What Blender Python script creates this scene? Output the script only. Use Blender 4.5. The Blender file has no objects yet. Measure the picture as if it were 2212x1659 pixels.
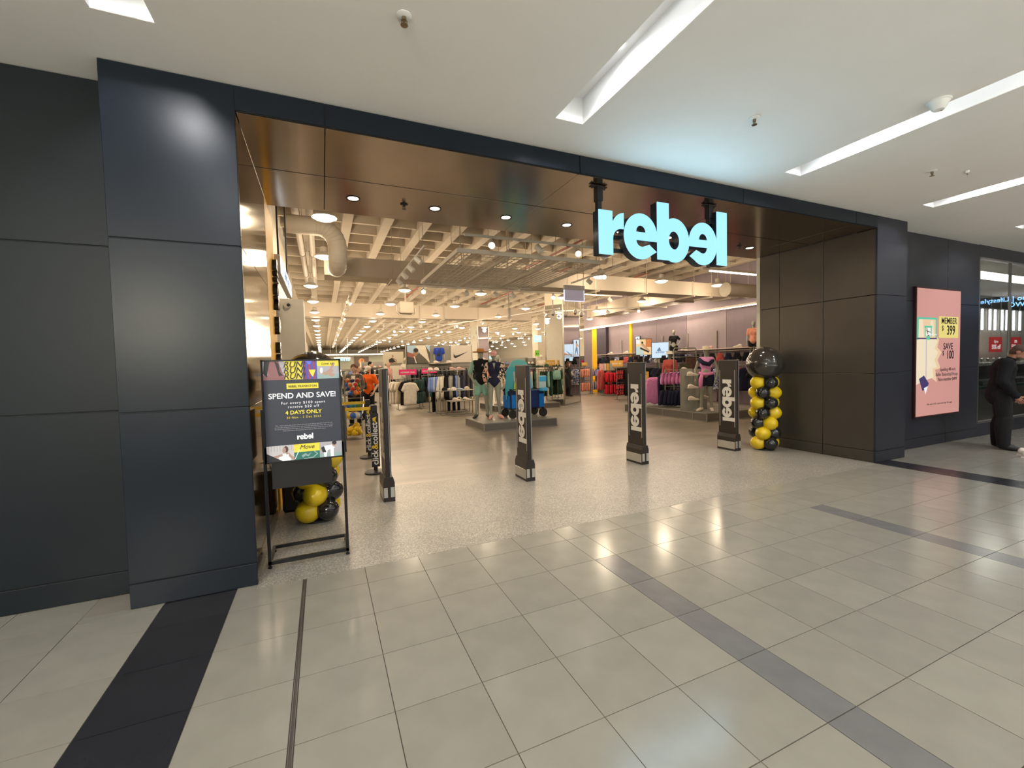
import bpy, bmesh, math, random
from mathutils import Vector, Matrix, Euler
random.seed(7)
PI = math.pi
sc = bpy.context.scene
COL = sc.collection
# ------------------------------------------------------------------ camera, world, exposure
def setup_camera():
    cd = bpy.data.cameras.new('camera'); co = bpy.data.objects.new('camera', cd); COL.objects.link(co)
    F, YAW, PIT, ROL = 930.37, math.radians(23.6614), math.radians(-2.3449), math.radians(-1.4025)
    f = Vector((math.sin(YAW)*math.cos(PIT), math.cos(YAW)*math.cos(PIT), math.sin(PIT)))
    r0 = Vector((math.cos(YAW), -math.sin(YAW), 0)); u0 = r0.cross(f)
    r = r0*math.cos(ROL)+u0*math.sin(ROL); u = -r0*math.sin(ROL)+u0*math.cos(ROL)
    m = Matrix((r, u, -f)).transposed().to_4x4(); m.translation = Vector((0, 0, 1.63))
    co.matrix_world = m
    cd.sensor_width = 36; cd.lens = F*36/2212; cd.shift_y = -3.378/2212; cd.clip_start = .05; cd.clip_end = 200
    sc.camera = co
setup_camera()
w = bpy.data.worlds.new('world'); sc.world = w; w.use_nodes = True
w.node_tree.nodes['Background'].inputs[0].default_value = (.75, .85, 1, 1)
w.node_tree.nodes['Background'].inputs[1].default_value = .12
sc.view_settings.view_transform = 'Standard'; sc.view_settings.look = 'None'
sc.view_settings.exposure = 0.0; sc.view_settings.gamma = 1; sc.view_settings.use_curve_mapping = False
cy = sc.cycles
cy.use_denoising = True; cy.max_bounces = 7; cy.diffuse_bounces = 3; cy.glossy_bounces = 4; cy.transmission_bounces = 5
cy.sample_clamp_indirect = 6; cy.caustics_reflective = False; cy.caustics_refractive = False
COOL, WARM, NEUT = (.97, .98, 1), (1, .80, .56), (1, .86, .68)
def area(name, loc, sx, sy, power, color, rot=(0, 0, 0), parent=None):
    l = bpy.data.lights.new(name, 'AREA'); l.shape = 'RECTANGLE'; l.size = sx; l.size_y = sy; l.energy = power; l.color = color
    o = bpy.data.objects.new(name, l); o.location = loc; o.rotation_euler = rot; COL.objects.link(o); o.parent = parent; return o
def point(name, loc, power, color, radius=.1, parent=None):
    l = bpy.data.lights.new(name, 'POINT'); l.energy = power; l.color = color; l.shadow_soft_size = radius
    o = bpy.data.objects.new(name, l); o.location = loc; COL.objects.link(o); o.parent = parent; return o
def spot(name, loc, power, color, angle=110, blend=.7, radius=.06, rot=(0, 0, 0), parent=None):
    l = bpy.data.lights.new(name, 'SPOT'); l.energy = power; l.color = color; l.spot_size = math.radians(angle); l.spot_blend = blend
    l.shadow_soft_size = radius
    o = bpy.data.objects.new(name, l); o.location = loc; o.rotation_euler = rot; COL.objects.link(o); o.parent = parent; return o
# light levels (the lamps themselves are built further down; each builder reads its power here)
P_SLOT, P_SLOTSPOT, P_PENDANT, P_SOFFIT, P_SIGN, P_TRACK, P_LED = 8, 68, 50, 33, 13, 64, 6
P_HALL_FILL = 18500
# ------------------------------------------------------------------ materials
MATS = {}
def mat(name, col, rough=.6, metal=0., var=.0, vscale=8., bump=0., bscale=60., emit=None, es=0., rnd=0., spec=.5, coat=0., trans=0., ior=1.45, alpha=1.):
    """procedural principled material: colour with noise variation, per-object random value, fine noise relief"""
    if name in MATS: return MATS[name]
    m = bpy.data.materials.new(name); m.use_nodes = True; MATS[name] = m
    nt = m.node_tree; N = nt.nodes; L = nt.links; b = N['Principled BSDF']
    b.inputs['Roughness'].default_value = rough; b.inputs['Metallic'].default_value = metal
    b.inputs['Base Color'].default_value = (*col, 1); b.inputs['Specular IOR Level'].default_value = spec
    b.inputs['IOR'].default_value = ior
    if coat: b.inputs['Coat Weight'].default_value = coat; b.inputs['Coat Roughness'].default_value = .08
    if trans: b.inputs['Transmission Weight'].default_value = trans
    if emit: b.inputs['Emission Color'].default_value = (*emit, 1); b.inputs['Emission Strength'].default_value = es
    src = None
    if var or bump:
        tc = N.new('ShaderNodeTexCoord')
        nz = N.new('ShaderNodeTexNoise'); nz.inputs['Scale'].default_value = vscale; nz.inputs['Detail'].default_value = 5
        L.new(tc.outputs['Object'], nz.inputs['Vector'])
    if var or rnd:
        hs = N.new('ShaderNodeHueSaturation'); hs.inputs['Color'].default_value = (*col, 1)
        if var:
            mr = N.new('ShaderNodeMapRange'); mr.inputs[1].default_value = .25; mr.inputs[2].default_value = .75
            mr.inputs[3].default_value = 1-var; mr.inputs[4].default_value = 1+var
            L.new(nz.outputs[0], mr.inputs[0]); src = mr.outputs[0]
        if rnd:
            oi = N.new('ShaderNodeObjectInfo'); m2 = N.new('ShaderNodeMapRange'); m2.inputs[3].default_value = 1-rnd; m2.inputs[4].default_value = 1+rnd
            L.new(oi.outputs['Random'], m2.inputs[0])
            if src:
                mm = N.new('ShaderNodeMath'); mm.operation = 'MULTIPLY'; L.new(src, mm.inputs[0]); L.new(m2.outputs[0], mm.inputs[1]); src = mm.outputs[0]
            else: src = m2.outputs[0]
        L.new(src, hs.inputs['Value']); L.new(hs.outputs[0], b.inputs['Base Color'])
    if bump:
        n2 = N.new('ShaderNodeTexNoise'); n2.inputs['Scale'].default_value = bscale; n2.inputs['Detail'].default_value = 3
        L.new(tc.outputs['Object'], n2.inputs['Vector'])
        bp = N.new('ShaderNodeBump'); bp.inputs['Strength'].default_value = bump; bp.inputs['Distance'].default_value = .01
        L.new(n2.outputs[0], bp.inputs['Height']); L.new(bp.outputs[0], b.inputs['Normal'])
    return m
def emat(name, col, s, sample=True):
    if name in MATS: return MATS[name]
    m = mat(name, (.02, .02, .02), .5, emit=col, es=s)
    if not sample: m.cycles.emission_sampling = 'NONE'
    return m
def fabric(name, col, **k): return mat('fabric_'+name, col, .9, var=.12, vscale=14, bump=.25, bscale=220, spec=.2, **k)
# ------------------------------------------------------------------ mesh builder
class MB:
    def __init__(s): s.v = []; s.f = []; s.M = None
    def add(s, v, f):
        o = len(s.v); s.v += [tuple(s.M @ Vector(p)) if s.M else tuple(p) for p in v]; s.f += [tuple(i+o for i in q) for q in f]; return s
    def box(s, x0, x1, y0, y1, z0, z1):
        return s.add([(x0,y0,z0),(x1,y0,z0),(x1,y1,z0),(x0,y1,z0),(x0,y0,z1),(x1,y0,z1),(x1,y1,z1),(x0,y1,z1)],
                     [(3,2,1,0),(4,5,6,7),(0,1,5,4),(1,2,6,5),(2,3,7,6),(3,0,4,7)])
    def cbox(s, c, d): return s.box(c[0]-d[0]/2,c[0]+d[0]/2,c[1]-d[1]/2,c[1]+d[1]/2,c[2]-d[2]/2,c[2]+d[2]/2)
    def rbox(s, x0, x1, y0, y1, z0, z1, r=.01):
        """box with chamfered edges: three nested outlines"""
        def ring(i, z): return [(x0+i,y0+r,z) if False else p for p in [(x0+r,y0+i,z),(x1-r,y0+i,z),(x1-i,y0+r,z),(x1-i,y1-r,z),(x1-r,y1-i,z),(x0+r,y1-i,z),(x0+i,y1-r,z),(x0+i,y0+r,z)]]
        rs = ring(r*.6, z0)+ring(0, z0+r)+ring(0, z1-r)+ring(r*.6, z1)
        f = [tuple(reversed(range(8))), tuple(range(24, 32))]
        for k in range(3):
            for i in range(8): j = (i+1) % 8; f.append((k*8+i, k*8+j, k*8+8+j, k*8+8+i))
        return s.add(rs, f)
    def cyl(s, p0, p1, r0, r1=None, n=12, cap=True):
        r1 = r0 if r1 is None else r1; a = Vector(p0); b = Vector(p1); d = (b-a).normalized()
        u = d.orthogonal().normalized(); w_ = d.cross(u)
        v = [a+(u*math.cos(2*PI*i/n)+w_*math.sin(2*PI*i/n))*r0 for i in range(n)]+[b+(u*math.cos(2*PI*i/n)+w_*math.sin(2*PI*i/n))*r1 for i in range(n)]
        f = [(i,(i+1)%n,n+(i+1)%n,n+i) for i in range(n)]
        if cap: f += [tuple(reversed(range(n))), tuple(range(n, 2*n))]
        return s.add(v, f)
    def tube(s, pts, r, n=8, closed=False):
        pts = [Vector(p) for p in pts]; k = len(pts); u = None; v = []
        rr = r if isinstance(r, (list, tuple)) else [r]*k
        for i, p in enumerate(pts):
            a = pts[i-1] if (i or closed) else p; b = pts[(i+1) % k] if (i < k-1 or closed) else p
            d = (b-a).normalized()
            u = d.orthogonal().normalized() if u is None else (u-d*u.dot(d)).normalized()
            w_ = d.cross(u); v += [p+(u*math.cos(2*PI*j/n)+w_*math.sin(2*PI*j/n))*rr[i] for j in range(n)]
        f = []
        for i in range(k if closed else k-1):
            a0 = i*n; b0 = ((i+1) % k)*n
            for j in range(n): f.append((a0+j, a0+(j+1)%n, b0+(j+1)%n, b0+j))
        if not closed: f += [tuple(reversed(range(n))), tuple(range((k-1)*n, k*n))]
        return s.add(v, f)
    def sph(s, c, r, n=16, m=10, R=None):
        r = (r, r, r) if not isinstance(r, (tuple, list)) else r; c = Vector(c); v = []
        def P(x, y, z):
            q = Vector((x*r[0], y*r[1], z*r[2])); return c+(R @ q if R else q)
        v.append(P(0,0,-1))
        for i in range(1, m):
            t = -PI/2+PI*i/m
            for j in range(n): a = 2*PI*j/n; v.append(P(math.cos(t)*math.cos(a), math.cos(t)*math.sin(a), math.sin(t)))
        v.append(P(0,0,1)); f = []
        for j in range(n): f.append((0, 1+(j+1)%n, 1+j))
        for i in range(m-2):
            for j in range(n): f.append((1+i*n+j, 1+i*n+(j+1)%n, 1+(i+1)*n+(j+1)%n, 1+(i+1)*n+j))
        t = 1+(m-1)*n
        for j in range(n): f.append((t, t-n+j, t-n+(j+1)%n))
        return s.add(v, f)
    def lathe(s, prof, c=(0,0,0), n=20, cap=True):
        k = len(prof); v = [(c[0]+r*math.cos(2*PI*j/n), c[1]+r*math.sin(2*PI*j/n), c[2]+z) for r, z in prof for j in range(n)]
        f = [(i*n+j, i*n+(j+1)%n, (i+1)*n+(j+1)%n, (i+1)*n+j) for i in range(k-1) for j in range(n)]
        if cap: f += [tuple(reversed(range(n))), tuple(range((k-1)*n, k*n))]
        return s.add(v, f)
    def prism(s, poly, d, ax='y', o=0.):
        """2-D outline (x,z) extruded along y from o to o+d (ax y), or (y,z) along x, or (x,y) along z"""
        n = len(poly)
        def P(p, t): return {'y': (p[0], t, p[1]), 'x': (t, p[0], p[1]), 'z': (p[0], p[1], t)}[ax]
        v = [P(p, o) for p in poly]+[P(p, o+d) for p in poly]
        f = [tuple(range(n)), tuple(reversed(range(n, 2*n)))]+[(i, n+i, n+(i+1)%n, (i+1)%n) for i in range(n)]
        return s.add(v, f)
    def mesh(s, name, m, smooth=False, fix=True):
        me = bpy.data.meshes.new(name); me.from_pydata(s.v, [], s.f)
        if fix:
            bm = bmesh.new(); bm.from_mesh(me); bmesh.ops.recalc_face_normals(bm, faces=bm.faces); bm.to_mesh(me); bm.free()
        if m: me.materials.append(m)
        if smooth:
            me.polygons.foreach_set('use_smooth', [True]*len(me.polygons))
            if smooth != 'full' and hasattr(me, 'set_sharp_from_angle'): me.set_sharp_from_angle(angle=math.radians(40))
        me.update(); return me
    def build(s, name, m, parent=None, smooth=False, loc=(0,0,0), rot=(0,0,0), kind=None):
        return link(name, s.mesh(name, m, smooth), parent, loc, rot, kind)
def link(name, me, parent=None, loc=(0,0,0), rot=(0,0,0), kind=None, m=None):
    o = bpy.data.objects.new(name, me); COL.objects.link(o); o.parent = parent; o.location = loc; o.rotation_euler = rot
    if kind: o['kind'] = kind
    if m: o.material_slots[0].link = 'OBJECT'; o.material_slots[0].material = m
    return o
def tag(o, label, cat, group=None, kind=None):
    o['label'] = label; o['category'] = cat
    if group: o['group'] = group
    if kind: o['kind'] = kind
    return o
def thing(name, label, cat, loc=(0,0,0), rz=0., group=None):
    o = bpy.data.objects.new(name, None); COL.objects.link(o); o.location = loc; o.rotation_euler = (0,0,rz); o.empty_display_size = .1
    return tag(o, label, cat, group)
def copy_tree(o, parent=None):
    c = o.copy(); COL.objects.link(c); c.parent = parent
    for ch in list(o.children): copy_tree(ch, c)
    return c
def dup(o, label, loc, rz=0., group=None):
    c = copy_tree(o); c.location = loc; c.rotation_euler = (0, 0, rz); c['label'] = label
    if group: c['group'] = group
    return c
def recolor(root, m, names=None):
    for ch in ([root]+list(root.children_recursive)):
        if ch.type == 'MESH' and (names is None or ch.name.split('.')[0] in names):
            for s_ in ch.material_slots: s_.link = 'OBJECT'; s_.material = m
ORD = ['first','second','third','fourth','fifth','sixth','seventh','eighth','ninth','tenth','eleventh','twelfth','thirteenth','fourteenth','fifteenth','sixteenth','seventeenth','eighteenth','nineteenth','twentieth']
ORD += ['twenty-'+q for q in ORD[:9]]+['thirtieth','thirty-first','thirty-second','thirty-third']
# ------------------------------------------------------------------ flat shapes, lettering
def curve_mesh(loops, depth, name):
    """2-D outlines (holes by nesting) filled and extruded: local x right, y up, front face +z"""
    cu = bpy.data.curves.new(name, 'CURVE'); cu.dimensions = '2D'; cu.fill_mode = 'BOTH'; cu.extrude = depth/2
    for lp in loops:
        sp = cu.splines.new('POLY'); sp.points.add(len(lp)-1); sp.use_cyclic_u = True
        for p, q in zip(sp.points, lp): p.co = (q[0], q[1], 0, 1)
    o = bpy.data.objects.new(name, cu); me = bpy.data.meshes.new_from_object(o); bpy.data.objects.remove(o); bpy.data.curves.remove(cu)
    me.name = name; me.materials.clear(); return me
_TX = {}
def text_mesh(s, size=1., depth=.002, bold=0., align='CENTER', spacing=1., shear=0.):
    key = (s, size, depth, bold, align, spacing, shear)
    if key in _TX: return _TX[key]
    cu = bpy.data.curves.new('text', 'FONT'); cu.body = s; cu.size = size; cu.extrude = depth/2; cu.offset = bold*size; cu.align_x = align
    cu.space_character = spacing; cu.shear = shear; cu.resolution_u = 3
    o = bpy.data.objects.new('text', cu); me = bpy.data.meshes.new_from_object(o); bpy.data.objects.remove(o); bpy.data.curves.remove(cu)
    me.materials.clear(); _TX[key] = me; return me
def text(name, s, size, m, parent, loc, rot=(PI/2, 0, 0), depth=.002, bold=.012, align='CENTER', spacing=1., shear=0., sx=1., kind=None):
    me = text_mesh(s, size, depth, bold, align, spacing, shear).copy(); me.materials.append(m)
    o = link(name, me, parent, loc, rot, kind); o.scale = (sx, 1, 1); return o
def arc(cx, cy_, rx, ry, a0, a1, n):
    return [(cx+rx*math.cos(math.radians(a0+(a1-a0)*i/n)), cy_+ry*math.sin(math.radians(a0+(a1-a0)*i/n))) for i in range(n+1)]
def logo_letters():
    """five lower-case letters of the shop sign, x-height 1, total width about 4.05; the fourth is an e turned over"""
    L = []
    L.append(('letter', [[(0,0),(.40,0),(.40,.38)]+arc(.66,.38,.26,.24,180,92,6)+[(.72,.62),(.72,.99)]+arc(.74,.62,.36,.37,95,160,5)+[(.39,.80),(.39,1.0),(0,1.0)]]))
    def e(cx, flip, R=.515):
        lp = [(cx+R*.99, .41), (cx-.15, .41)]+arc(cx+.02, .41, .17, .155, 180, 300, 8)+[(cx+.25, .325), (cx+R*.95, .165)]+arc(cx, .5, R, .54, -52, -350, 34)
        hole = [(cx-.155, .60)]+arc(cx, .60, .155, .16, 180, 0, 8)[1:]
        if flip: lp = [(2*cx-p[0], p[1]) for p in lp][::-1]; hole = [(2*cx-p[0], p[1]) for p in hole][::-1]
        return [lp, hole]
    L.append(('letter', e(1.245, False)))
    x = 1.765
    L.append(('letter', [[(x,0),(x+.38,0),(x+.38,.06)]+arc(x+.56,.5,.50,.54,-112,112,26)+[(x+.375,.97),(x+.375,1.38),(x,1.38)], arc(x+.55,.5,.185,.225,0,338,16)]))
    L.append(('letter', e(3.325, True, .50)))
    L.append(('letter', [[(3.83,0),(4.20,0),(4.20,1.38),(3.83,1.38)]]))
    return L
LOGO = logo_letters(); LOGO_W = 4.20
def logo(parent, m, xh, loc, rot, depth=.004, name='letter', wide=4.05):
    """the shop name in its own lettering, each letter a mesh; origin at lower left"""
    sx = xh*wide/LOGO_W; obs = []
    for n, loops in LOGO:
        me = curve_mesh([[(p[0]*sx, p[1]*xh) for p in lp] for lp in loops], depth, n); me.materials.append(m)
        obs.append(link(name, me, parent, loc, rot))
    return obs
# ------------------------------------------------------------------ materials of the setting
M_PANEL = mat('dark_panel', (.011,.016,.024), .31, .0, var=.06, vscale=3, bump=.02, bscale=300, spec=.20)
M_SETBACK = mat('dark_panel_rear', (.010,.014,.018), .42, .0, var=.06, vscale=3, spec=.25)
M_RPANEL = mat('dark_panel_grey', (.026,.027,.037), .30, .05, var=.05, vscale=3, spec=.3)
M_BRONZE = mat('bronze_sheet', (.41,.345,.285), .19, 1., var=.08, vscale=2)
M_BRONZE2 = mat('bronze_sheet_reveal', (.085,.077,.068), .36, .5, var=.05, vscale=3)
M_GOLD = mat('polished_sheet', (.27,.23,.16), .09, 1., var=.05, vscale=2)
M_JOINT = mat('dark_joint', (.006,.006,.007), .6)
M_CEIL = mat('ceiling_paint', (.88,.86,.83), .8, var=.015, vscale=2)
M_SLOTW = mat('slot_white', (.88,.88,.87), .6, var=.01)
M_TILE = mat('cream_stone_tile', (.285,.264,.222), .17, var=.07, vscale=5, bump=.012, bscale=30, rnd=.05, spec=.5)
M_TILEG = mat('grey_stone_tile', (.175,.168,.165), .2, var=.09, vscale=6, rnd=.04)
M_TILED = mat('black_stone_tile', (.022,.022,.026), .25, var=.15, vscale=7, rnd=.05)
M_GROUT = mat('grout', (.10,.085,.07), .9, var=.1)
M_STEEL = mat('brushed_steel', (.45,.44,.42), .3, 1., var=.05)
M_BLACK = mat('black_metal', (.012,.012,.013), .4, .2, var=.1)
M_BLACKP = mat('black_plastic', (.015,.014,.014), .35, var=.08)
M_YELLOW = mat('yellow_paint', (.80,.42,.008), .6, var=.04, spec=.15)
M_WHITEW = mat('white_wall', (.70,.66,.58), .7, var=.03)
M_BEIGE = mat('store_ceiling_paint', (.56,.49,.39), .8, var=.05, vscale=3)
M_DUCT = mat('duct_paint', (.44,.375,.30), .65, var=.05, vscale=2)
M_PIPE = mat('pipe_paint', (.52,.46,.38), .55, var=.04)
M_LILAC = mat('lilac_panel', (.25,.205,.235), .7, var=.05, vscale=4, rnd=.0)
M_LILACD = mat('lilac_panel_darker', (.17,.135,.16), .7, var=.05, vscale=4)
M_GLASS = mat('window_glass', (.9,.95,.94), .01, trans=1., ior=1.45)
M_MIRROR = mat('mirror_glass', (.86,.87,.85), .015, 1.)
M_LEDW = emat('led_warm_white', (1,.80,.60), 9)
M_LEDC = emat('led_cool_white', (.95,.97,1), 7)
def terrazzo():
    m = bpy.data.materials.new('aggregate_floor'); m.use_nodes = True; nt = m.node_tree; N = nt.nodes; L = nt.links; b = N['Principled BSDF']
    tc = N.new('ShaderNodeTexCoord'); vo = N.new('ShaderNodeTexVoronoi'); vo.inputs['Scale'].default_value = 130
    vo2 = N.new('ShaderNodeTexNoise'); vo2.inputs['Scale'].default_value = 1.6; vo2.inputs['Detail'].default_value = 4
    L.new(tc.outputs['Object'], vo.inputs['Vector']); L.new(tc.outputs['Object'], vo2.inputs['Vector'])
    cr = N.new('ShaderNodeValToRGB'); e = cr.color_ramp.elements
    e[0].position = 0; e[0].color = (.20,.18,.155,1); e[1].position = 1; e[1].color = (.50,.465,.40,1)
    e2 = cr.color_ramp.elements.new(.55); e2.color = (.28,.258,.222,1)
    sx = N.new('ShaderNodeSeparateColor'); L.new(vo.outputs['Color'], sx.inputs[0]); L.new(sx.outputs[0], cr.inputs[0])
    mx = N.new('ShaderNodeMix'); mx.data_type = 'RGBA'; mx.blend_type = 'MULTIPLY'; mx.inputs[0].default_value = .5
    cr2 = N.new('ShaderNodeValToRGB'); cr2.color_ramp.elements[0].color = (.72,.72,.74,1); cr2.color_ramp.elements[0].position = .3; cr2.color_ramp.elements[1].position = .6
    L.new(vo2.outputs[0], cr2.inputs[0]); L.new(cr.outputs[0], mx.inputs[6]); L.new(cr2.outputs[0], mx.inputs[7]); L.new(mx.outputs[2], b.inputs['Base Color'])
    b.inputs['Roughness'].default_value = .34
    return m
def vinyl():
    m = bpy.data.materials.new('concrete_look_vinyl'); m.use_nodes = True; nt = m.node_tree; N = nt.nodes; L = nt.links; b = N['Principled BSDF']
    tc = N.new('ShaderNodeTexCoord'); mp = N.new('ShaderNodeMapping'); mp.inputs['Scale'].default_value = (.55, 1.5, 1)
    nz = N.new('ShaderNodeTexNoise'); nz.inputs['Scale'].default_value = 1.3; nz.inputs['Detail'].default_value = 6; nz.inputs['Distortion'].default_value = .6
    L.new(tc.outputs['Object'], mp.inputs[0]); L.new(mp.outputs[0], nz.inputs['Vector'])
    cr = N.new('ShaderNodeValToRGB'); cr.color_ramp.elements[0].position = .3; cr.color_ramp.elements[0].color = (.23,.20,.165,1)
    cr.color_ramp.elements[1].position = .7; cr.color_ramp.elements[1].color = (.36,.32,.265,1)
    L.new(nz.outputs[0], cr.inputs[0])
    hs = N.new('ShaderNodeHueSaturation'); L.new(cr.outputs[0], hs.inputs['Color'])
    oi = N.new('ShaderNodeObjectInfo'); mr = N.new('ShaderNodeMapRange'); mr.inputs[3].default_value = .95; mr.inputs[4].default_value = 1.05
    L.new(oi.outputs['Random'], mr.inputs[0]); L.new(mr.outputs[0], hs.inputs['Value'])
    L.new(hs.outputs[0], b.inputs['Base Color']); b.inputs['Roughness'].default_value = .3
    return m
M_MAT = terrazzo(); M_VINYL = vinyl()
S = 'structure'
# ------------------------------------------------------------------ floors
fl = MB().box(-14, 24, -14, 3.68, -.15, -.004).build('floor', M_GROUT, kind=S)
XS = [-2.43,-1.985,-1.545,-1.09,-.65,-.19,.2517,.689,1.126,1.563,2.0,2.216]+[2.216+.4287*i for i in range(1,7)]+[5.007]+[5.007+.4355*i for i in range(1,7)]+[8.05]+[8.05+.45*i for i in range(1,10)]
YS = [3.848-.4497*r for r in range(0, 9)]
g = .0022; cache = {}
def tile(x0, x1, y0, y1, m, parent):
    k = (round(x1-x0,3), round(y1-y0,3), m.name)
    if k not in cache: cache[k] = MB().box(-(x1-x0)/2+g, (x1-x0)/2-g, -(y1-y0)/2+g, (y1-y0)/2-g, -.03, 0).mesh('tile', m)
    return link('tile', cache[k], parent, ((x0+x1)/2, (y0+y1)/2, 0))
def tmat(x0, x1):
    w_ = x1-x0
    if abs(x0+1.09) < .02 or abs(x0-7.62) < .05: return M_TILED
    if w_ < .23: return M_TILEG
    return M_TILE
for i in range(len(XS)-1):
    x0, x1 = XS[i], XS[i+1]
    for r in range(8):
        y1, y0 = YS[r], YS[r+1]
        m = tmat(x0, x1)
        if m is M_TILEG and r in (0, 1): m = M_TILE
        if r == 0: y1 = 3.68
        if y0 < 2.0 and x1 < -1.6: continue
        if y0 < 1.2 and x1 < .2: continue
        if y0 < .6 and x1 < 1.2: continue
        a = x0+(.012 if abs(x0+.19) < .01 else 0); b = x1-(.012 if abs(x1+.19) < .01 else 0)
        tile(a, b, y0, y1, m, fl)
# strip of paving in front of the set-back walls
for i in range(len(XS)-1):
    x0, x1 = XS[i], XS[i+1]
    if x1 < -1.2 or x0 > 8.4: tile(x0, x1, 3.68, 4.06, tmat(x0, x1), fl)
    elif x0 < -.6: tile(x0, min(x1, -.52), 3.68, 3.76, tmat(x0, x1), fl)
    elif x0 > 7.6: tile(x0, x1, 3.68, 3.76, tmat(x0, x1), fl)
MB().box(-14,24,3.68,4.12,-.15,-.004).build('floor_base', M_GROUT, fl)
MB().box(-14, 24, -14, YS[8], -.03, -.0005).build('paving_beyond', M_TILE, fl)
MB().box(-14, -2.44, YS[8], 4.06, -.03, -.0005).box(XS[-1]+.005, 24, YS[8], 4.06, -.03, -.0005).build('paving_beyond', M_TILE, fl)
# drain slot in the paving: two steel rails with a dark gap
MB().box(-.2,-.196,.25,3.68,-.02,.0015).box(-.184,-.18,.25,3.68,-.02,.0015).build('drain_rail', M_STEEL, fl)
MB().box(-.196,-.184,.25,3.68,-.02,-.006).build('drain_gap', M_JOINT, fl)
em = MB().prism([(-.52,3.68),(7.645,3.68),(7.645,5.62),(7.16,5.60),(5.06,5.79),(2.6,5.93),(.787,6.07),(-.52,5.72)], .1, 'z', -.1).build('floor_entrance', M_MAT, kind=S)
sf = MB().box(-8, 30, 5.5, 86, -.16, -.014).build('floor_store', M_VINYL, kind=S)
vx = [-1.6+.92*i for i in range(0, 18)]; vy = [3.72+1.84*i for i in range(0, 10)]
for j in range(9):
    for i in range(17):
        y0 = max(vy[j],3.72)+(.92 if i % 2 else 0)
        MB().box(vx[i]+.0006, vx[i+1]-.0006, y0+.0006, y0+1.8394, -.014, -.002).build('vinyl_panel', M_VINYL, sf)
# ------------------------------------------------------------------ mall ceiling with light slots
ZC = 3.72
SLOTS = [(-3.95,-3.65),(-1.14,-.835),(1.895,2.173),(4.847,5.122),(7.75,8.05),(10.63,10.93),(13.5,13.8)]
YE, YB = 3.27, -5.0
cm = MB(); xs = [-14]+[v for s_ in SLOTS for v in s_]+[24]
for i in range(0, len(xs), 2): cm.box(xs[i], xs[i+1], -5.6, 4.06, ZC, ZC+.5)
for a, b in SLOTS: cm.box(a, b, YE, 4.06, ZC, ZC+.5); cm.box(a, b, -5.6, YB, ZC, ZC+.5)
ce = cm.build('ceiling', M_CEIL, kind=S)
for i, (a, b) in enumerate(SLOTS):
    s_ = MB().box(a, b, YB, YE, ZC+.22, ZC+.26).box(a-.001, a+.004, YB, YE, ZC+.002, ZC+.22).box(b-.004, b+.001, YB, YE, ZC+.002, ZC+.22).box(a, b, YE-.004, YE+.001, ZC+.002, ZC+.22)
    t = thing('ceiling_light_slot', 'long white recessed light slot in mall ceiling, '+['beyond left frame edge','at the top left corner','nearest the lit shop sign','beside the round ceiling detector','above the right portal pillar','near the right frame edge, farthest seen','outside the view on the right'][i], 'light', ((a+b)/2, YE, ZC), 0, 'recessed light slots of the mall ceiling')
    o = s_.build('slot_lining', M_SLOTW, t); o.location = (-(a+b)/2, -YE, -ZC)
    y = 2.62
    dn = MB().lathe([(.0,.006),(.062,.006),(.07,0),(.085,-.004),(.085,.012),(0,.012)], n=20).mesh('downlight_ring', M_SLOTW, 'full')
    ln = MB().lathe([(0,.004),(.06,.004),(.06,.008),(0,.008)], n=20).mesh('downlight_lens', M_LEDC)
    area('slot_fill', (0, (YB+YE)/2-YE, .2), .1, YE-YB-.3, P_SLOT, COOL, parent=t)  # fill light without a fitting, added to brighten the slot
    for k in range(5):
        link('downlight_ring', dn, t, (0, y-YE, .205)); link('downlight_lens', ln, t, (0, y-YE, .202))
        spot('downlight', (0, y-YE, .18), P_SLOTSPOT, COOL, 165, .3, .05, parent=t); y -= 1.72
# open hall added behind the viewer, with a fill light brightening the mall ceiling
MB().box(-14,24,-14,-5.6,9.0,9.1).build('ceiling_hall', M_SLOTW, kind=S); MB().box(-14,24,-5.6,-5.5,3.72,9).build('wall_hall_edge', M_WHITEW, kind=S)
hl = area('hall_fill_light', (5,-10.2,8.9), 34, 6.5, P_HALL_FILL, (.86,.93,1)); hl.data.spread = math.radians(110)
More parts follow.
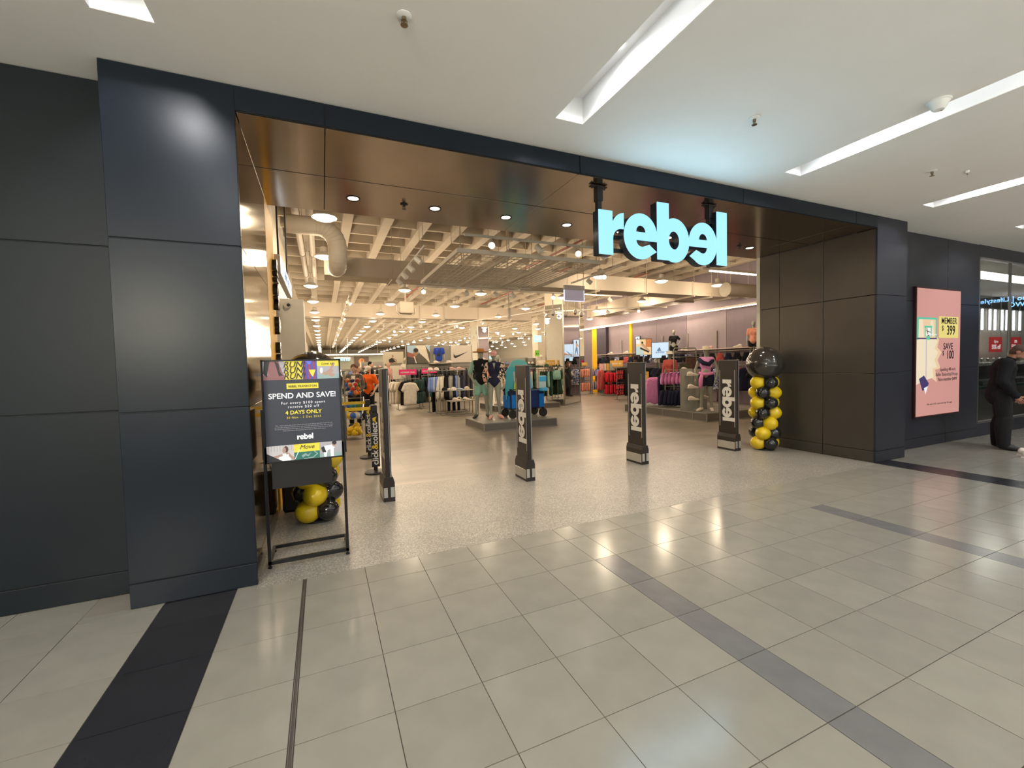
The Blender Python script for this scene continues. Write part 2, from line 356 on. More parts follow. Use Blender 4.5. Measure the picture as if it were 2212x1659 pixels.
# ------------------------------------------------------------------ shopfront: pillars, fascia, set-back walls, reveals, soffit
os_ = thing('pillar_glow_box', 'warm glowing box added behind the viewer for the glow on left pillar', 'sign', (-3.5, -5.3, 2.5))  # unseen glowing box, added so the left pillar reflects a warm glow
MB().rbox(-.42,.42,0,.10,0,.62,.05).build('box', M_STEEL, os_); MB().box(-.38,.38,.10,.105,.04,.58).build('lit_face', emat('pillar_glow_lit', (1,.93,.72), 260), os_); MB().cyl((-.3,.05,.62),(-.3,.05,1.22),.012).build('hanger', M_STEEL, os_); MB().cyl((.3,.05,.62),(.3,.05,1.22),.012).build('hanger', M_STEEL, os_)
def panel_wall(name, axis, fixed, thick, us, zs, m, back, gap=.008, label=None):
    """cladding sheets with open joints on a dark backing; axis x: in the plane y=fixed facing -y; axis y: in the plane x=fixed, thick signed"""
    u0, u1, z0, z1 = us[0], us[-1], zs[0], zs[-1]
    if axis == 'x': o = MB().box(u0+.012, u1-.012, fixed+.012, fixed+thick, z0, z1).build(name, back, kind=S)
    else:
        a, b = sorted((fixed+math.copysign(.012, thick), fixed+thick)); o = MB().box(a, b, u0, u1, z0, z1).build(name, back, kind=S)
    for i in range(len(us)-1):
        for j in range(len(zs)-1):
            a, b, c, d = us[i]+gap/2, us[i+1]-gap/2, zs[j]+gap/2, zs[j+1]-gap/2
            if i == 0: a = us[0]
            if i == len(us)-2: b = us[-1]
            if axis == 'x': q = MB().rbox(a, b, fixed, fixed+.03, c, d, .003)
            else:
                e0, e1 = sorted((fixed, fixed+math.copysign(.03, thick))); q = MB().rbox(e0, e1, a, b, c, d, .003)
            q.build('panel', m, o)
    return o
ZJ = [0, .175, 1.365, 2.55, 3.715]
FY = 3.74
panel_wall('pillar_left', 'x', FY, .28, [-1.28, -.515], ZJ, M_PANEL, M_JOINT)
panel_wall('pillar_left_return', 'y', -1.28, .1, [FY+.03, 4.03], ZJ, M_PANEL, M_JOINT)
panel_wall('wall_left', 'x', 4.03, .1, [-10, -5.6, -3.2, -1.28], ZJ, M_SETBACK, M_JOINT)
panel_wall('pillar_right', 'x', FY, .28, [7.64, 8.45], ZJ, M_RPANEL, M_JOINT)
panel_wall('pillar_right_return', 'y', 8.45, -.1, [FY+.03, 4.03], ZJ, M_RPANEL, M_JOINT)
wr = panel_wall('wall_right', 'x', 4.03, .12, [8.45, 10.46, 11.66], ZJ, M_RPANEL, M_JOINT)
panel_wall('fascia', 'x', FY, .031, [-.515, .094, 2.442, 4.782, 7.1, 7.64], [3.535, 3.715], M_PANEL, M_JOINT)
# soffit: bronze sheets lying flat
so = MB().box(-.515, 7.64, FY+.031, 5.72, 3.548, 3.9).build('soffit', M_JOINT, kind=S)
sxs = [-.515, .09, 2.44, 4.78, 7.1, 7.64]; sys_ = [FY+.031, 4.70, 5.72]
for i in range(5):
    for j in range(2):
        MB().rbox(sxs[i]+.003, sxs[i+1]-.003, sys_[j]+(.008 if j else 0), sys_[j+1]-(.008 if not j else 0), 3.535, 3.56, .002).build('soffit_panel', M_BRONZE, so)
MB().box(-.515, 7.64, 5.70, 5.72, 3.537, 5.2).build('bulkhead', M_BEIGE, so)
# reveals
panel_wall('reveal_left', 'y', -.515, -.3, [FY+.03, 5.42], ZJ[:4]+[3.535], M_GOLD, M_JOINT, .005)
panel_wall('reveal_right', 'y', 7.64, .5, [FY+.03, 4.50, 5.25, 5.62], ZJ[:4]+[3.535], M_BRONZE2, M_JOINT)
MB().box(7.642, 8.14, 5.60, 5.62, 0, 3.535).build('wall_portal_end', M_BRONZE2, kind=S)
# yellow blade at the inner end of the left reveal, with raised black lettering seen almost edge on
yb = MB().rbox(-.72, -.515, 5.435, 6.25, 0, 3.534, .003).build('trim_yellow', M_YELLOW, kind=S)
text('lettering', 'click & collect', .34, M_BLACKP, yb, (-.49, 5.98, 3.0), (PI/2, PI/2, PI/2), .05, .02, 'LEFT')
# right shop window beyond the wall
ws = MB().box(11.66, 24, 4.03, 4.12, 0, .25).box(11.66, 24, 4.03, 4.12, 3.49, 3.72).build('wall_right_shop', M_RPANEL, kind=S)
wn = MB().box(11.66, 11.70, 4.03, 4.1, .25, 3.49).box(13.05, 13.075, 4.04, 4.09, .25, 3.49).box(11.66, 24, 4.03, 4.1, .25, .29).box(11.66, 24, 4.03, 4.1, 3.46, 3.49).build('window_1', M_STEEL, kind=S)
MB().box(11.70, 13.05, 4.055, 4.063, .29, 3.46).build('pane', M_GLASS, wn)
MB().box(13.075, 20, 4.055, 4.063, .29, 3.46).build('pane', M_GLASS, wn)
# neighbouring shop behind the window
ns = MB().box(11.5, 25, 4.12, 7.0, -.05, -.002).build('floor_next_shop', M_TILE, kind=S)
MB().box(14.4, 25, 7.0, 7.1, 0, 3.7).box(11.4, 14.4, 5.4, 5.5, 0, 3.7).box(14.3, 14.4, 5.5, 7.0, 0, 3.7).build('wall_next_shop', M_WHITEW, kind=S)
MB().box(11.4, 11.5, 4.12, 5.4, 0, 3.7).build('wall_next_shop_side', M_WHITEW, kind=S)
MB().box(11.4, 25, 4.12, 5.4, 3.55, 3.7).box(14.4, 25, 5.4, 7.0, 3.55, 3.7).build('ceiling_next_shop', M_CEIL, kind=S)
MB().box(14.4,25,6.93,7.0,3.15,3.55).build('trim_ticker_backdrop', M_BLACKP, kind=S)  # added black panel, stands in for the ticker housing's dark reflection in the window
# rest of the mall behind the viewer: opposite shopfront wall and end walls
ow = MB().box(-14, 24, -14.2, -14, 0, 9).build('wall_back', mat('opposite_front',(.05,.05,.05),.7,var=.2,vscale=1.), kind=S)
MB().box(-14.2,-14,-14,4.03,0,9).build('wall_mall_left', MATS['opposite_front'], kind=S)
MB().box(24,24.2,-14,8,0,9).build('wall_mall_right', MATS['opposite_front'], kind=S)
# ------------------------------------------------------------------ store shell
MB().box(-.9,-.8,6.25,14,0,6).box(-1.9,-1.8,14,84,0,6).box(-1.9,-.8,13.9,14,0,6).build('wall_store_left', M_WHITEW, kind=S)
wsr = MB().box(14.05,14.2,5.7,21.4,0,6).box(14.2,28,21.3,21.4,0,6).build('wall_store_right', M_LILAC, kind=S)
MB().box(7.64,14.2,5.63,5.7,0,6).build('wall_store_front', M_WHITEW, kind=S)
MB().box(-2,28,84,84.2,0,6).box(28,28.2,21.4,84.2,0,6).build('wall_store_back', M_WHITEW, kind=S)
for y0, y1, m in [(5.75,9.75,M_LILAC),(9.75,11.69,M_LILACD),(11.69,13.63,M_LILAC),(13.63,15.41,M_LILACD),(15.41,17.10,M_LILACD),(17.29,19.03,M_LILAC),(20.4,21.4,M_LILACD)]:
    MB().rbox(14.02,14.06,y0+.006,y1-.006,0,3.55,.004).build('wall_panel', m, wsr)
MB().rbox(13.98,14.06,17.11,17.28,0,3.55,.004).build('yellow_stripe', M_YELLOW, wsr)
MB().rbox(13.9,14.06,19.87,20.4,0,3.6,.004).build('yellow_stripe', M_YELLOW, wsr)
MB().rbox(13.85,14.06,19.03,19.87,0,3.55,.004).build('dark_panel', M_LILACD if False else mat('plum_panel',(.035,.025,.045),.6), wsr)
# waffle ceiling of the store
sl = MB().box(-6, 28.2, 5.72, 85, 5.55, 5.7).build('ceiling_store', M_BEIGE, kind=S)
bmz = MB().box(-.11,.11,0,78,0,.5).mesh('beam', M_BEIGE)
for k in range(28): link('beam', bmz, sl, (-1.98+.88*k, 5.75, 5.05))
jm = MB().box(0,25,-.045,.045,0,.35).mesh('joist', M_BEIGE)
yj = 6.0
for k in range(66):
    link('joist', jm, sl, (-3, yj, 5.12)); yj += .85 if k < 9 else 1.2
# ------------------------------------------------------------------ lamps of the store
lens = MB().lathe([(0,-.055),(.07,-.05),(.13,-.032),(.172,.0),(.165,.01),(0,.01)], n=20)
M_LENS = emat('pendant_lens', (1,.84,.62), 14)
M_SHADE = mat('pendant_shade', (.62,.58,.52), .45, var=.03)
pend = thing('pendant_lamp', '', 'lamp', (0,0,0), 0, 'round pendant lamps of the store')
MB().lathe([(.185,-.004),(.19,.01),(.12,.075),(.07,.10),(.07,.2),(.05,.215),(.001,.215)], n=20, cap=False).build('shade', M_SHADE, pend, True)
lens.build('lens', M_LENS, pend)
MB().cyl((0,0,.21),(0,0,1.55),.006,n=6).build('cord', M_SHADE, pend)
cols = [(-.22,'leftmost'),(2.4,'second'),(4.88,'third'),(8.0,'fourth'),(11.6,'fifth'),(13.3,'sixth'),(16.4,'seventh'),(19.5,'eighth'),(22.6,'rightmost')]
first = True
for x, nm in cols:
    for k in range(20):
        y = 7.4+3.07*k
        if x > 2 and k == 0: continue
        if x > 14 and k < 6: continue
        if x == 2.4 and k == 1 or x == 4.88 and k == 1: continue
        if k == 1 and x in (8.0, 13.3, 11.6): y = 10.0
        if x == -.22 and k < 2: xx, y = .115, (7.41, 9.98)[k]
        else: xx = {8.0: 7.11, 13.3: 9.3}.get(x, x) if k == 1 else x
        zz = 4.0
        lab = 'warm pendant lamp over the shop, %s from the entrance in the %s row' % (ORD[k], nm)
        p = pend if first else copy_tree(pend); first = False
        p.location = (xx, y, zz); p['label'] = lab
        if k < 7 or (k < 15 and k % 2 == 0): point('pendant_light', (0,0,-.17), P_PENDANT*(.45 if k == 1 and x > 2 else 1 if k < 4 else .6 if k < 7 else .8), WARM, .1, parent=p)
# downlights of the entrance soffit
dl = thing('soffit_downlight', '', 'light', (0,0,0), 0, 'recessed downlights of the entrance soffit')
MB().lathe([(.052,.02),(.058,.0),(.075,-.006),(.078,0),(.052,.025)], n=24, cap=False).build('trim_ring', M_BLACKP, dl, True)
MB().lathe([(0,.0),(.056,.0),(.056,.01),(0,.01)], n=24).build('lens', emat('downlight_warm', (1,.86,.7), 12), dl)
first = True
for i, x in enumerate([.386,1.314,2.244,3.155,4.07,4.98,5.88,6.79]):
    p = dl if first else copy_tree(dl); first = False
    p.location = (x, 5.19, 3.533); p['label'] = 'round recessed downlight in the bronze soffit, %s from the left' % ORD[i]
    spot('soffit_light', (0,0,-.03), P_SOFFIT, WARM if i == 99 else NEUT, 95, .6, .05, parent=p)
# long led lines
led = thing('led_line', 'long glowing white light line along the top of the lilac right wall', 'light', (13.75,0,3.5))
MB().box(-.022,.022,9,21.4,0,.02).build('diffuser', M_LEDW, led); MB().box(-.04,.04,8.99,21.41,.03,.09).build('channel', M_SHADE, led)
area('led_light', (0,15,-.03), .1, 12, P_LED*2, WARM, parent=led)
# ------------------------------------------------------------------ flat print helper
class Print:
    """flat artwork on one plane: local x right, z up, layers stepping towards the viewer (-y); one mesh, several colours"""
    def __init__(s, W, H): s.W, s.H, s.q, s.ms = W, H, [], []
    def poly(s, pts, m):
        s.q.append((pts, m)); return s
    def rect(s, u0, v0, u1, v1, m): return s.poly([(u0,v0),(u1,v0),(u1,v1),(u0,v1)], m)
    def ell(s, u, v, ru, rv, m, n=14, rot=0):
        c, d = math.cos(rot), math.sin(rot); a = s.W/s.H
        pts = []
        for i in range(n):
            x, y = ru*math.cos(2*PI*i/n)*s.W, rv*math.sin(2*PI*i/n)*s.H
            pts.append((u+(x*c-y*d)/s.W, v-(x*d+y*c)/s.H))
        return s.poly(pts, m)
    def line(s, pts, w_, m):
        P = [Vector((p[0]*s.W, p[1]*s.H)) for p in pts]
        for a, b in zip(P, P[1:]):
            d = (b-a).normalized(); n = Vector((-d.y, d.x))*w_/2
            s.poly([((p.x)/s.W, (p.y)/s.H) for p in (a+n-d*w_*.3, b+n+d*w_*.3, b-n+d*w_*.3, a-n-d*w_*.3)], m)
        return s
    def build(s, name, parent, loc, rot=(0,0,0), step=.00025):
        me = bpy.data.meshes.new(name); v, f, mi = [], [], []
        for k, (pts, m) in enumerate(s.q):
            if m not in s.ms: s.ms.append(m)
            o = len(v); v += [(p[0]*s.W, -k*step, (1-p[1])*s.H) for p in pts]; f.append(tuple(range(o, o+len(pts)))); mi.append(s.ms.index(m))
        me.from_pydata(v, [], f)
        for m in s.ms: me.materials.append(m)
        me.polygons.foreach_set('material_index', mi); me.update()
        return link(name, me, parent, loc, rot)
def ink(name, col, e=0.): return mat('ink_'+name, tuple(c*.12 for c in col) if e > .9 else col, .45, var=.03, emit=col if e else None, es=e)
# ------------------------------------------------------------------ lit shop sign on two posts
M_SIGNF = emat('sign_face', (.33,.76,1.0), 1.2); M_SIGNS = mat('sign_return', (.02,.03,.045), .4)
sg = thing('shop_sign', 'glowing pale blue lower-case shop sign hanging on two posts below the soffit', 'sign', (2.73, 3.84, 2.785))
xh = .465
def halo_letter(loops):
    pass
for n, loops in LOGO:
    sx = xh*4.06/LOGO_W
    L2 = [[(p[0]*sx, p[1]*xh) for p in lp] for lp in loops]
    me = curve_mesh(L2, .10, 'letter'); me.materials.append(M_SIGNS); o = link('letter', me, sg, (0, .06, 0), (PI/2, 0, 0))
    fm = curve_mesh(L2, .012, 'letter_face'); fm.materials.append(M_SIGNF); link('letter_face', fm, o, (0, 0, .055))
area('sign_glow', (.95, -.03, .30), 1.8, .45, P_SIGN, (.42,.78,1), (-PI/2, 0, 0), sg)
MB().box(.10,1.78,.09,.13,.20,.24).box(.10,1.78,.09,.13,-.0+.06,.10).build('rail', M_BLACK, sg)
for x in (.03, 1.66):
    p = MB().cbox((x+.03,.09,.52),(.05,.05,.36)).cbox((x+.03,.09,.66),(.07,.07,.16)).build('post', M_BLACK, sg)
    MB().cbox((x+.03,.09,.735),(.20,.05,.012)).cyl((x-.05,.09,.74),(x-.05,.09,.71),.008).cyl((x+.11,.09,.74),(x+.11,.09,.71),.008).build('bracket', M_BLACK, p)
for x, z, h in ((.03,.17,.34),(1.69,.25,.52)): MB().cbox((x,.09,z),(.045,.05,h)).build('upright', M_BLACK, sg)
# ------------------------------------------------------------------ security gates
M_GATE = mat('gate_brown_black', (.026,.020,.018), .38, var=.05); M_SILVER = mat('silver_plate', (.55,.53,.48), .35, .6, var=.05)
M_LOGOW = mat('logo_off_white', (.72,.69,.63), .5); M_CLEAR = mat('gate_edge_acrylic', (.30,.28,.26), .2, spec=.6); M_STRIP = mat('gate_strip', (.34,.32,.31), .4)
gt = thing('security_gate', 'dark brown security gate with vertical shop lettering, leftmost, nearest the poster stand', 'security gate', (.683,5.36,0), 0, 'security gates across the shop entrance')
MB().rbox(-.035,.035,.0,.375,.05,1.615,.006).build('panel', M_GATE, gt)
MB().box(.018,.026,-.004,.0,.30,1.6).box(-.012,.012,.375,.379,.12,1.62).box(-.036,.036,-.003,.378,1.615,1.624).build('clear_edge', M_CLEAR, gt)
for y in (.033, .342): MB().box(-.038,-.034,y-.006,y+.006,.42,1.44).box(.034,.038,y-.006,y+.006,.42,1.44).build('light_strip', M_STRIP, gt)
b = MB()
b.prism([(-.068,0),(.068,0),(.068,.235),(.05,.30),(-.05,.30),(-.068,.235)], .38, 'y', -.003).build('base', M_GATE, gt)
for s_ in (-1, 1): MB().prism([(s_*.071,.035),(s_*.071,.16),(s_*.066,.165),(s_*.066,.03)], .36, 'y', .008).build('base_plate', M_SILVER, gt)
for x in (-.04, .04): MB().cbox((x,-.006,.115),(.045,.008,.12)).cyl((x,-.012,.15),(x,-.006,.15),.006).cyl((x,-.012,.08),(x,-.006,.08),.006).build('end_plate', M_SILVER, gt)
RL = Matrix(((0,0,-1),(0,-1,0),(-1,0,0))).to_euler()       # local x down, local y towards -y, facing -x
logo(gt, M_LOGOW, .185, (-.037,.285,1.27), RL, .003)
for i, (x, nm) in enumerate([(2.60,'second from left'),(4.62,'third from left'),(6.70,'rightmost, by balloons')]):
    dup(gt, 'dark brown security gate with vertical shop lettering, '+nm, (x, 5.36, 0))
# ------------------------------------------------------------------ balloon columns
M_BY = mat('balloon_yellow', (.80,.56,.01), .12, coat=.6, var=.04); M_BK = mat('balloon_black', (.012,.011,.011), .1, coat=.8); M_BBIG = mat('balloon_smoke', (.035,.03,.026), .12, coat=.8, var=.05)
def balloon_mesh(r, h, m, n=20):
    pr = []
    for i in range(11):
        t = -PI/2+PI*i/10; pr.append((max(.002, r*math.cos(t)*(1-.06*math.sin(t))), h*math.sin(t)))
    return MB().lathe(pr, n=n).lathe([(.004,-h-.012),(.012,-h-.015),(.004,-h+.004)], n=8).mesh('balloon', m, 'full')
bm_y, bm_k, bm_b = balloon_mesh(.126,.134,M_BY), balloon_mesh(.122,.130,M_BK), balloon_mesh(.305,.30,M_BBIG,32)
def balloon_column(loc, label, rows, big):
    t = thing('balloon_column', label, 'balloons', loc, 0, 'balloon columns at the two sides of the entrance')
    va = math.atan2(loc[0], loc[1])                          # bearing of the column, seen from the mall
    MB().cyl((0,0,0),(0,0,big-.2),.02).lathe([(.16,0),(.16,.02),(.02,.03)]).build('pole', M_BLACKP, t)
    for k, row in enumerate(rows):
        z = .125+.180*k
        for a, c in row:
            th = math.radians(a); d = .135
            x = d*(math.sin(th)*math.cos(va)-math.cos(th)*math.sin(va)); y = d*(-math.sin(th)*math.sin(va)-math.cos(th)*math.cos(va))
            o = link('balloon', bm_y if c == 'y' else bm_k, t, (x, y, z))
            h = Vector((x, y, 0)).normalized(); o.rotation_euler = h.to_track_quat('Z', 'Y').to_euler()
    link('balloon', bm_b, t, (0, 0, big))['label'] = 'large smoky black balloon on top'
A0 = (-50, 38, 128, -140); A1 = (-12, 78, 168, -102)
def rows7(cols): return [list(zip(A0 if k % 2 == 0 else A1, c)) for k, c in enumerate(cols)]
balloon_column((7.25,5.25,0), 'tall balloon column of yellow and black balloons beside the right jamb', rows7(['ykyy','ykkk','kykk','kyyy','ykyy','kyyy','ykyy']), 1.545)
balloon_column((-.10,5.12,0), 'balloon column of yellow and black balloons half hidden behind the poster stand', rows7(['ykyy','ykyk','ykyk','kyyk','ykyy','kyyy','ykyy']), 1.53)
# ------------------------------------------------------------------ poster stand
ps = thing('poster_stand', 'black framed sale poster on a tubular floor stand before left reveal', 'poster stand', (-.46,4.0,0))
fr = MB()
for x in (0, .60): MB().box(x-.012,x+.012,0,.022,.035,1.0).build('post', M_BLACK, ps)
MB().box(-.012,.612,0,.028,.03,.06).build('front_bar', M_BLACK, ps); MB().box(-.012,.612,.355,.38,.03,.055).build('rear_bar', M_BLACK, ps)
for x in (0, .60): MB().box(x-.012,x+.012,.028,.355,.03,.055).build('side_bar', M_BLACK, ps)
for x in (0, .60):
    for y in (.014, .367): MB().cyl((x,y,0),(x,y,.014),.016,n=10).cyl((x,y,.014),(x,y,.03),.008,n=8).build('foot', M_BLACK, ps)
PW, PH, PZ = .585, .825, .88
pf = MB().box(.0,.012,.0,.04,PZ-.01,PZ+PH+.012).box(PW+.003,PW+.015,.0,.04,PZ-.01,PZ+PH+.012).box(0,PW+.015,.0,.04,PZ-.012,PZ).box(0,PW+.015,0,.04,PZ+PH,PZ+PH+.012).build('frame', M_BLACK, ps)
MB().box(.012,PW+.003,.012,.036,PZ,PZ+PH).build('backing', M_BLACK, pf)
MB().box(.04,.50,.05,.25,.645,PZ+.3).build('media_box', M_BLACKP, ps)
for a_, b_, c_ in ((-.02,0,.30),(.605,.625,.12)): MB().box(a_,b_,.04,c_,.9,1.31).build('side_bracket', M_BLACKP, ps)
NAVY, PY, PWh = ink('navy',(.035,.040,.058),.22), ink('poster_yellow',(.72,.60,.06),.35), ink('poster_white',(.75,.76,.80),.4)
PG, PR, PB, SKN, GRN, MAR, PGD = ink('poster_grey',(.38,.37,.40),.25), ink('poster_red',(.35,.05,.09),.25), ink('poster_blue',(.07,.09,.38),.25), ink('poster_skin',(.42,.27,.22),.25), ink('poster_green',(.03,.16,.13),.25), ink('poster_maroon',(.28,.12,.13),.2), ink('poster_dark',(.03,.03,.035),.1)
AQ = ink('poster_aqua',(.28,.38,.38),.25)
p = Print(PW-.012, PH)
p.rect(0,0,1,1,NAVY)
p.rect(0,0,.27,.185,PG).rect(0,.135,.27,.185,MAR).poly([(.07,.0),(.20,0),(.24,.10),(.27,.17),(.18,.17),(.06,.13)],MAR).poly([(.02,0),(.09,0),(.06,.10),(.05,.16),(.0,.12)],PGD).poly([(.15,.0),(.2,.02),(.215,.11),(.25,.14),(.2,.15),(.17,.06)],PGD)
p.rect(.27,0,.51,.185,PY)
p.rect(.51,0,.70,.185,PB)
for k in range(3): p.rect(.525+.06*k,0,.55+.06*k,.185,PR)
p.poly([(.59,.09),(.68,.09),(.66,.13),(.64,.165),(.61,.13)],PY).poly([(.54,0),(.64,0),(.60,.04)],ink('poster_blue2',(.14,.17,.7),.3))
p.rect(.70,0,1,.055,PY).rect(.70,.055,1,.185,PG).rect(.70,.14,1,.185,AQ).ell(.86,.12,.07,.022,SKN,rot=.5).ell(.80,.13,.05,.015,SKN,rot=-.4).ell(.90,.15,.04,.02,SKN).line([(.88,.1),(.93,.03)],.02,SKN).ell(.76,.10,.02,.03,PWh)
p.rect(.29,.225,.71,.28,PY)
v = .843
p.rect(0,v,.35,1,ink('poster_pale',(.52,.49,.50),.35))
for k in range(9): p.rect(.02+.037*k,v,.027+.037*k,.9,PG)
p.ell(.245,.885,.032,.034,ink('poster_brown',(.10,.06,.05),.1)).ell(.222,.893,.024,.03,SKN).poly([(.17,.935),(.26,.925),(.31,.97),(.30,1),(.14,1)],PWh).line([(.19,.94),(.10,.955)],.018,SKN).line([(.26,.925),(.34,.985)],.02,SKN).poly([(0,.915),(.2,1),(0,1)],PGD).ell(.27,.945,.012,.012,PWh)
p.rect(.35,v,.69,.925,PY).rect(.35,.925,.69,1,GRN).line([(.42,.90),(.36,.99)],.006,PWh).line([(.62,.93),(.66,.955),(.60,.99),(.48,.997)],.008,AQ).poly([(.45,.96),(.50,.94),(.53,.96),(.58,.935),(.54,.975),(.50,.965),(.46,.985)],AQ)
p.rect(.69,v,1,1,PG).rect(.69,.96,1,1,AQ).poly([(.74,.885),(.88,.875),(.90,.91),(.80,.93),(.78,1),(.75,1)],PWh).line([(.86,.90),(.86,.99)],.025,PWh).ell(.89,.87,.03,.03,SKN).ell(.895,.858,.032,.022,PGD).poly([(.71,.9),(.75,.885),(.78,.95),(.73,.95)],PGD)
pr_ = p.build('printed_poster', ps, (.014, .0115, PZ), step=.00008)
T = lambda s_, u, vv, size, m, **k: text('lettering', s_, size, m, ps, (.014+(PW-.012)*u, .0040, PZ+PH*(1-vv)), depth=.0012, **k)
for k in range(3): T('RUN!', .395, .062+.058*k, .068, PGD, bold=.012, shear=.25)
T('Love to', .84, .042, .03, PGD, bold=0, shear=.3)
T('REBEL FRANKSTON', .50, .264, .0245, PGD, bold=.012)
T('SPEND AND SAVE!', .50, .372, .062, PWh, bold=.02)
T('For every $100 spent', .50, .432, .030, PWh, bold=.004, spacing=1.25)
T('receive $20 off', .50, .472, .030, PWh, bold=.004, spacing=1.25)
T('4 DAYS ONLY', .50, .535, .044, PY, bold=.022)
T('30 Nov - 3 Dec 2023', .50, .578, .025, PY, bold=.002, spacing=1.2)
for k, l in enumerate(['Offer valid in store only at this location between dates shown and while stocks last and', 'excludes gift cards and clearance items and cannot be used with any other offer, see team', 'for terms and conditions that apply to this promotion or visit us online for all the details', 'while stocks last at participating store, ends on date shown above']): T(l, .5, .648+.018*k, .0122, PG, bold=0)
logo(ps, PWh, .034, (.014+PW*.39, .006, PZ+PH*.205), (PI/2,0,0), .001, wide=3.6)
T('Move', .52, .895, .05, PGD, bold=.0, shear=.35)
# ------------------------------------------------------------------ pink digital screen on the right set-back wall
SW, SH = 1.49, 2.215
ds = thing('digital_screen', 'tall pink lit advertising screen with a basketball hoop offer on right wall', 'screen', (9.325,4.028,.56))
MB().rbox(-.012,SW+.025,-.045,0,-.025,SH+.025,.006).build('housing', mat('screen_bezel',(.05,.012,.012),.4), ds)
e_ = lambda n, c: ink('lit_'+n, c, .92)
PK = e_('pink',(.62,.30,.26)); YL = e_('yellow',(.78,.66,.20)); CR = e_('cream',(.85,.72,.52)); CR2 = e_('amber',(.82,.58,.36)); GR = e_('green',(.10,.55,.35)); IK = ink('lit_black',(.02,.015,.02)); PUR = e_('purple',(.06,.04,.14)); WH = e_('white',(.86,.86,.84))
q = Print(SW, SH)
q.rect(0,0,1,1,PK)
q.poly([(0,.40),(.40,.36),(.50,.40),(.46,.46),(.56,.50),(.47,.56),(.54,.63),(.42,.64),(.46,.74),(.32,.70),(.30,.66),(.0,.66)],CR2)
q.poly([(0,.40),(.36,.38),(.46,.41),(.40,.47),(.48,.50),(.40,.56),(.46,.62),(.36,.63),(.38,.70),(.2,.72),(.0,.75)],CR)
q.rect(.0,.225,.44,.24,GR).rect(0,.225,.035,.40,GR).rect(.41,.235,.44,.395,GR).rect(.035,.24,.41,.385,CR2).rect(.0,.385,.44,.395,PUR).poly([(.05,.24),(.12,.24),(.15,.38),(.03,.38)],CR).poly([(.30,.25),(.35,.25),(.38,.37),(.28,.37)],CR)
q.rect(.16,.29,.33,.305,GR).rect(.17,.305,.19,.375,GR).rect(.30,.305,.32,.375,GR).rect(.20,.305,.29,.37,WH).line([(.2,.33),(.29,.34)],.012,IK).line([(.21,.31),(.24,.37),(.27,.36)],.02,IK).line([(.22,.36),(.43,.36)],.012,WH).rect(.20,.37,.28,.40,GR)
q.line([(.20,.40),(.205,.70)],.022,ink('lit_grey',(.30,.28,.40),.6)).poly([(.05,.705),(.16,.68),(.27,.745),(.22,.79),(.13,.80)],PUR).poly([(.16,.78),(.25,.765),(.2,.83)],WH)
q.rect(.48,.212,.94,.385,YL)
q.build('lit_picture', ds, (0,-.0462,0), step=.0003)
U = lambda s_, u, vv, size, **k: text('lettering', s_, size, IK, ds, (SW*u, -.0545, SH*(1-vv)), depth=.001, **k)
U('MEMBER', .715, .270, .155, bold=.012, sx=.95); U('$', .565, .325, .13, bold=.008); U('399', .76, .358, .235, bold=.02, sx=.85)
U('SAVE', .70, .478, .165, bold=.014, sx=.92); U('$', .585, .525, .12, bold=.006); U('100', .75, .553, .21, bold=.02, sx=.85)
U('Spalding 48-inch', .70, .652, .085, bold=.004); U('Baller Basketball Hoop', .68, .692, .085, bold=.002); U('Non-member $499', .70, .732, .085, bold=.008)
U('Offer ends 3/12/23. Limited stock only. T&Cs apply', .52, .918, .042, bold=.0)
# ------------------------------------------------------------------ mall ceiling fittings
M_CHROME = mat('sprinkler_brass', (.30,.24,.16), .3, 1.)
def sprinkler(x, y, z, label, m=M_CHROME, grp='fire sprinklers'):
    t = thing('fire_sprinkler', label, 'sprinkler', (x,y,z), 0, grp)
    MB().lathe([(.0,0),(.045,-.002),(.045,-.006),(.028,-.012),(0,-.012)], n=18).build('escutcheon', M_SLOTW if m is M_CHROME else m, t, True)
    MB().cyl((0,0,-.005),(0,0,-.03),.014,n=10).cyl((.018,0,-.028),(.012,0,-.055),.003,n=6).cyl((-.018,0,-.028),(-.012,0,-.055),.003,n=6).cyl((0,0,-.03),(0,0,-.052),.004,n=6).build('head', m, t)
    MB().lathe([(.0,-.055),(.022,-.056),(.022,-.059),(0,-.059)], n=12).build('deflector', m, t)
sprinkler(.523,2.66,ZC,'brass fire sprinkler in mall ceiling, near the top of the picture')
sprinkler(3.517,2.641,ZC,'brass fire sprinkler in mall ceiling above the shop sign')
sprinkler(6.441,2.632,ZC,'brass fire sprinkler in mall ceiling between two light slots at right')
sprinkler(.943,5.17,3.535,'small black sprinkler in soffit between the two leftmost downlights',M_BLACKP); sprinkler(6.497,5.153,3.535,'small black sprinkler in soffit by the rightmost downlight',M_BLACKP)
sp_ = thing('ceiling_sensor','tiny white sensor on mall ceiling right of the farthest sprinkler','sensor',(6.84,2.482,ZC)); MB().lathe([(0,0),(.02,0),(.018,-.02),(0,-.03)]).build('cap', M_SLOTW, sp_); MB().cyl((0,0,-.03),(0,0,-.045),.006).build('tip', M_CHROME, sp_)
sm = thing('smoke_detector','round white smoke detector with a cup-shaped base on the mall ceiling','detector',(4.74,1.90,ZC))
MB().lathe([(0,0),(.078,0),(.080,-.008),(.074,-.014),(0,-.014)], n=28).build('base', M_SLOTW, sm, True); MB().lathe([(.070,-.014),(.045,-.065),(.036,-.075),(0,-.077)], n=28).build('cup', M_SLOTW, sm, True); MB().cyl((.02,-.01,-.076),(.02,-.01,-.081),.006).build('led', M_CHROME, sm)
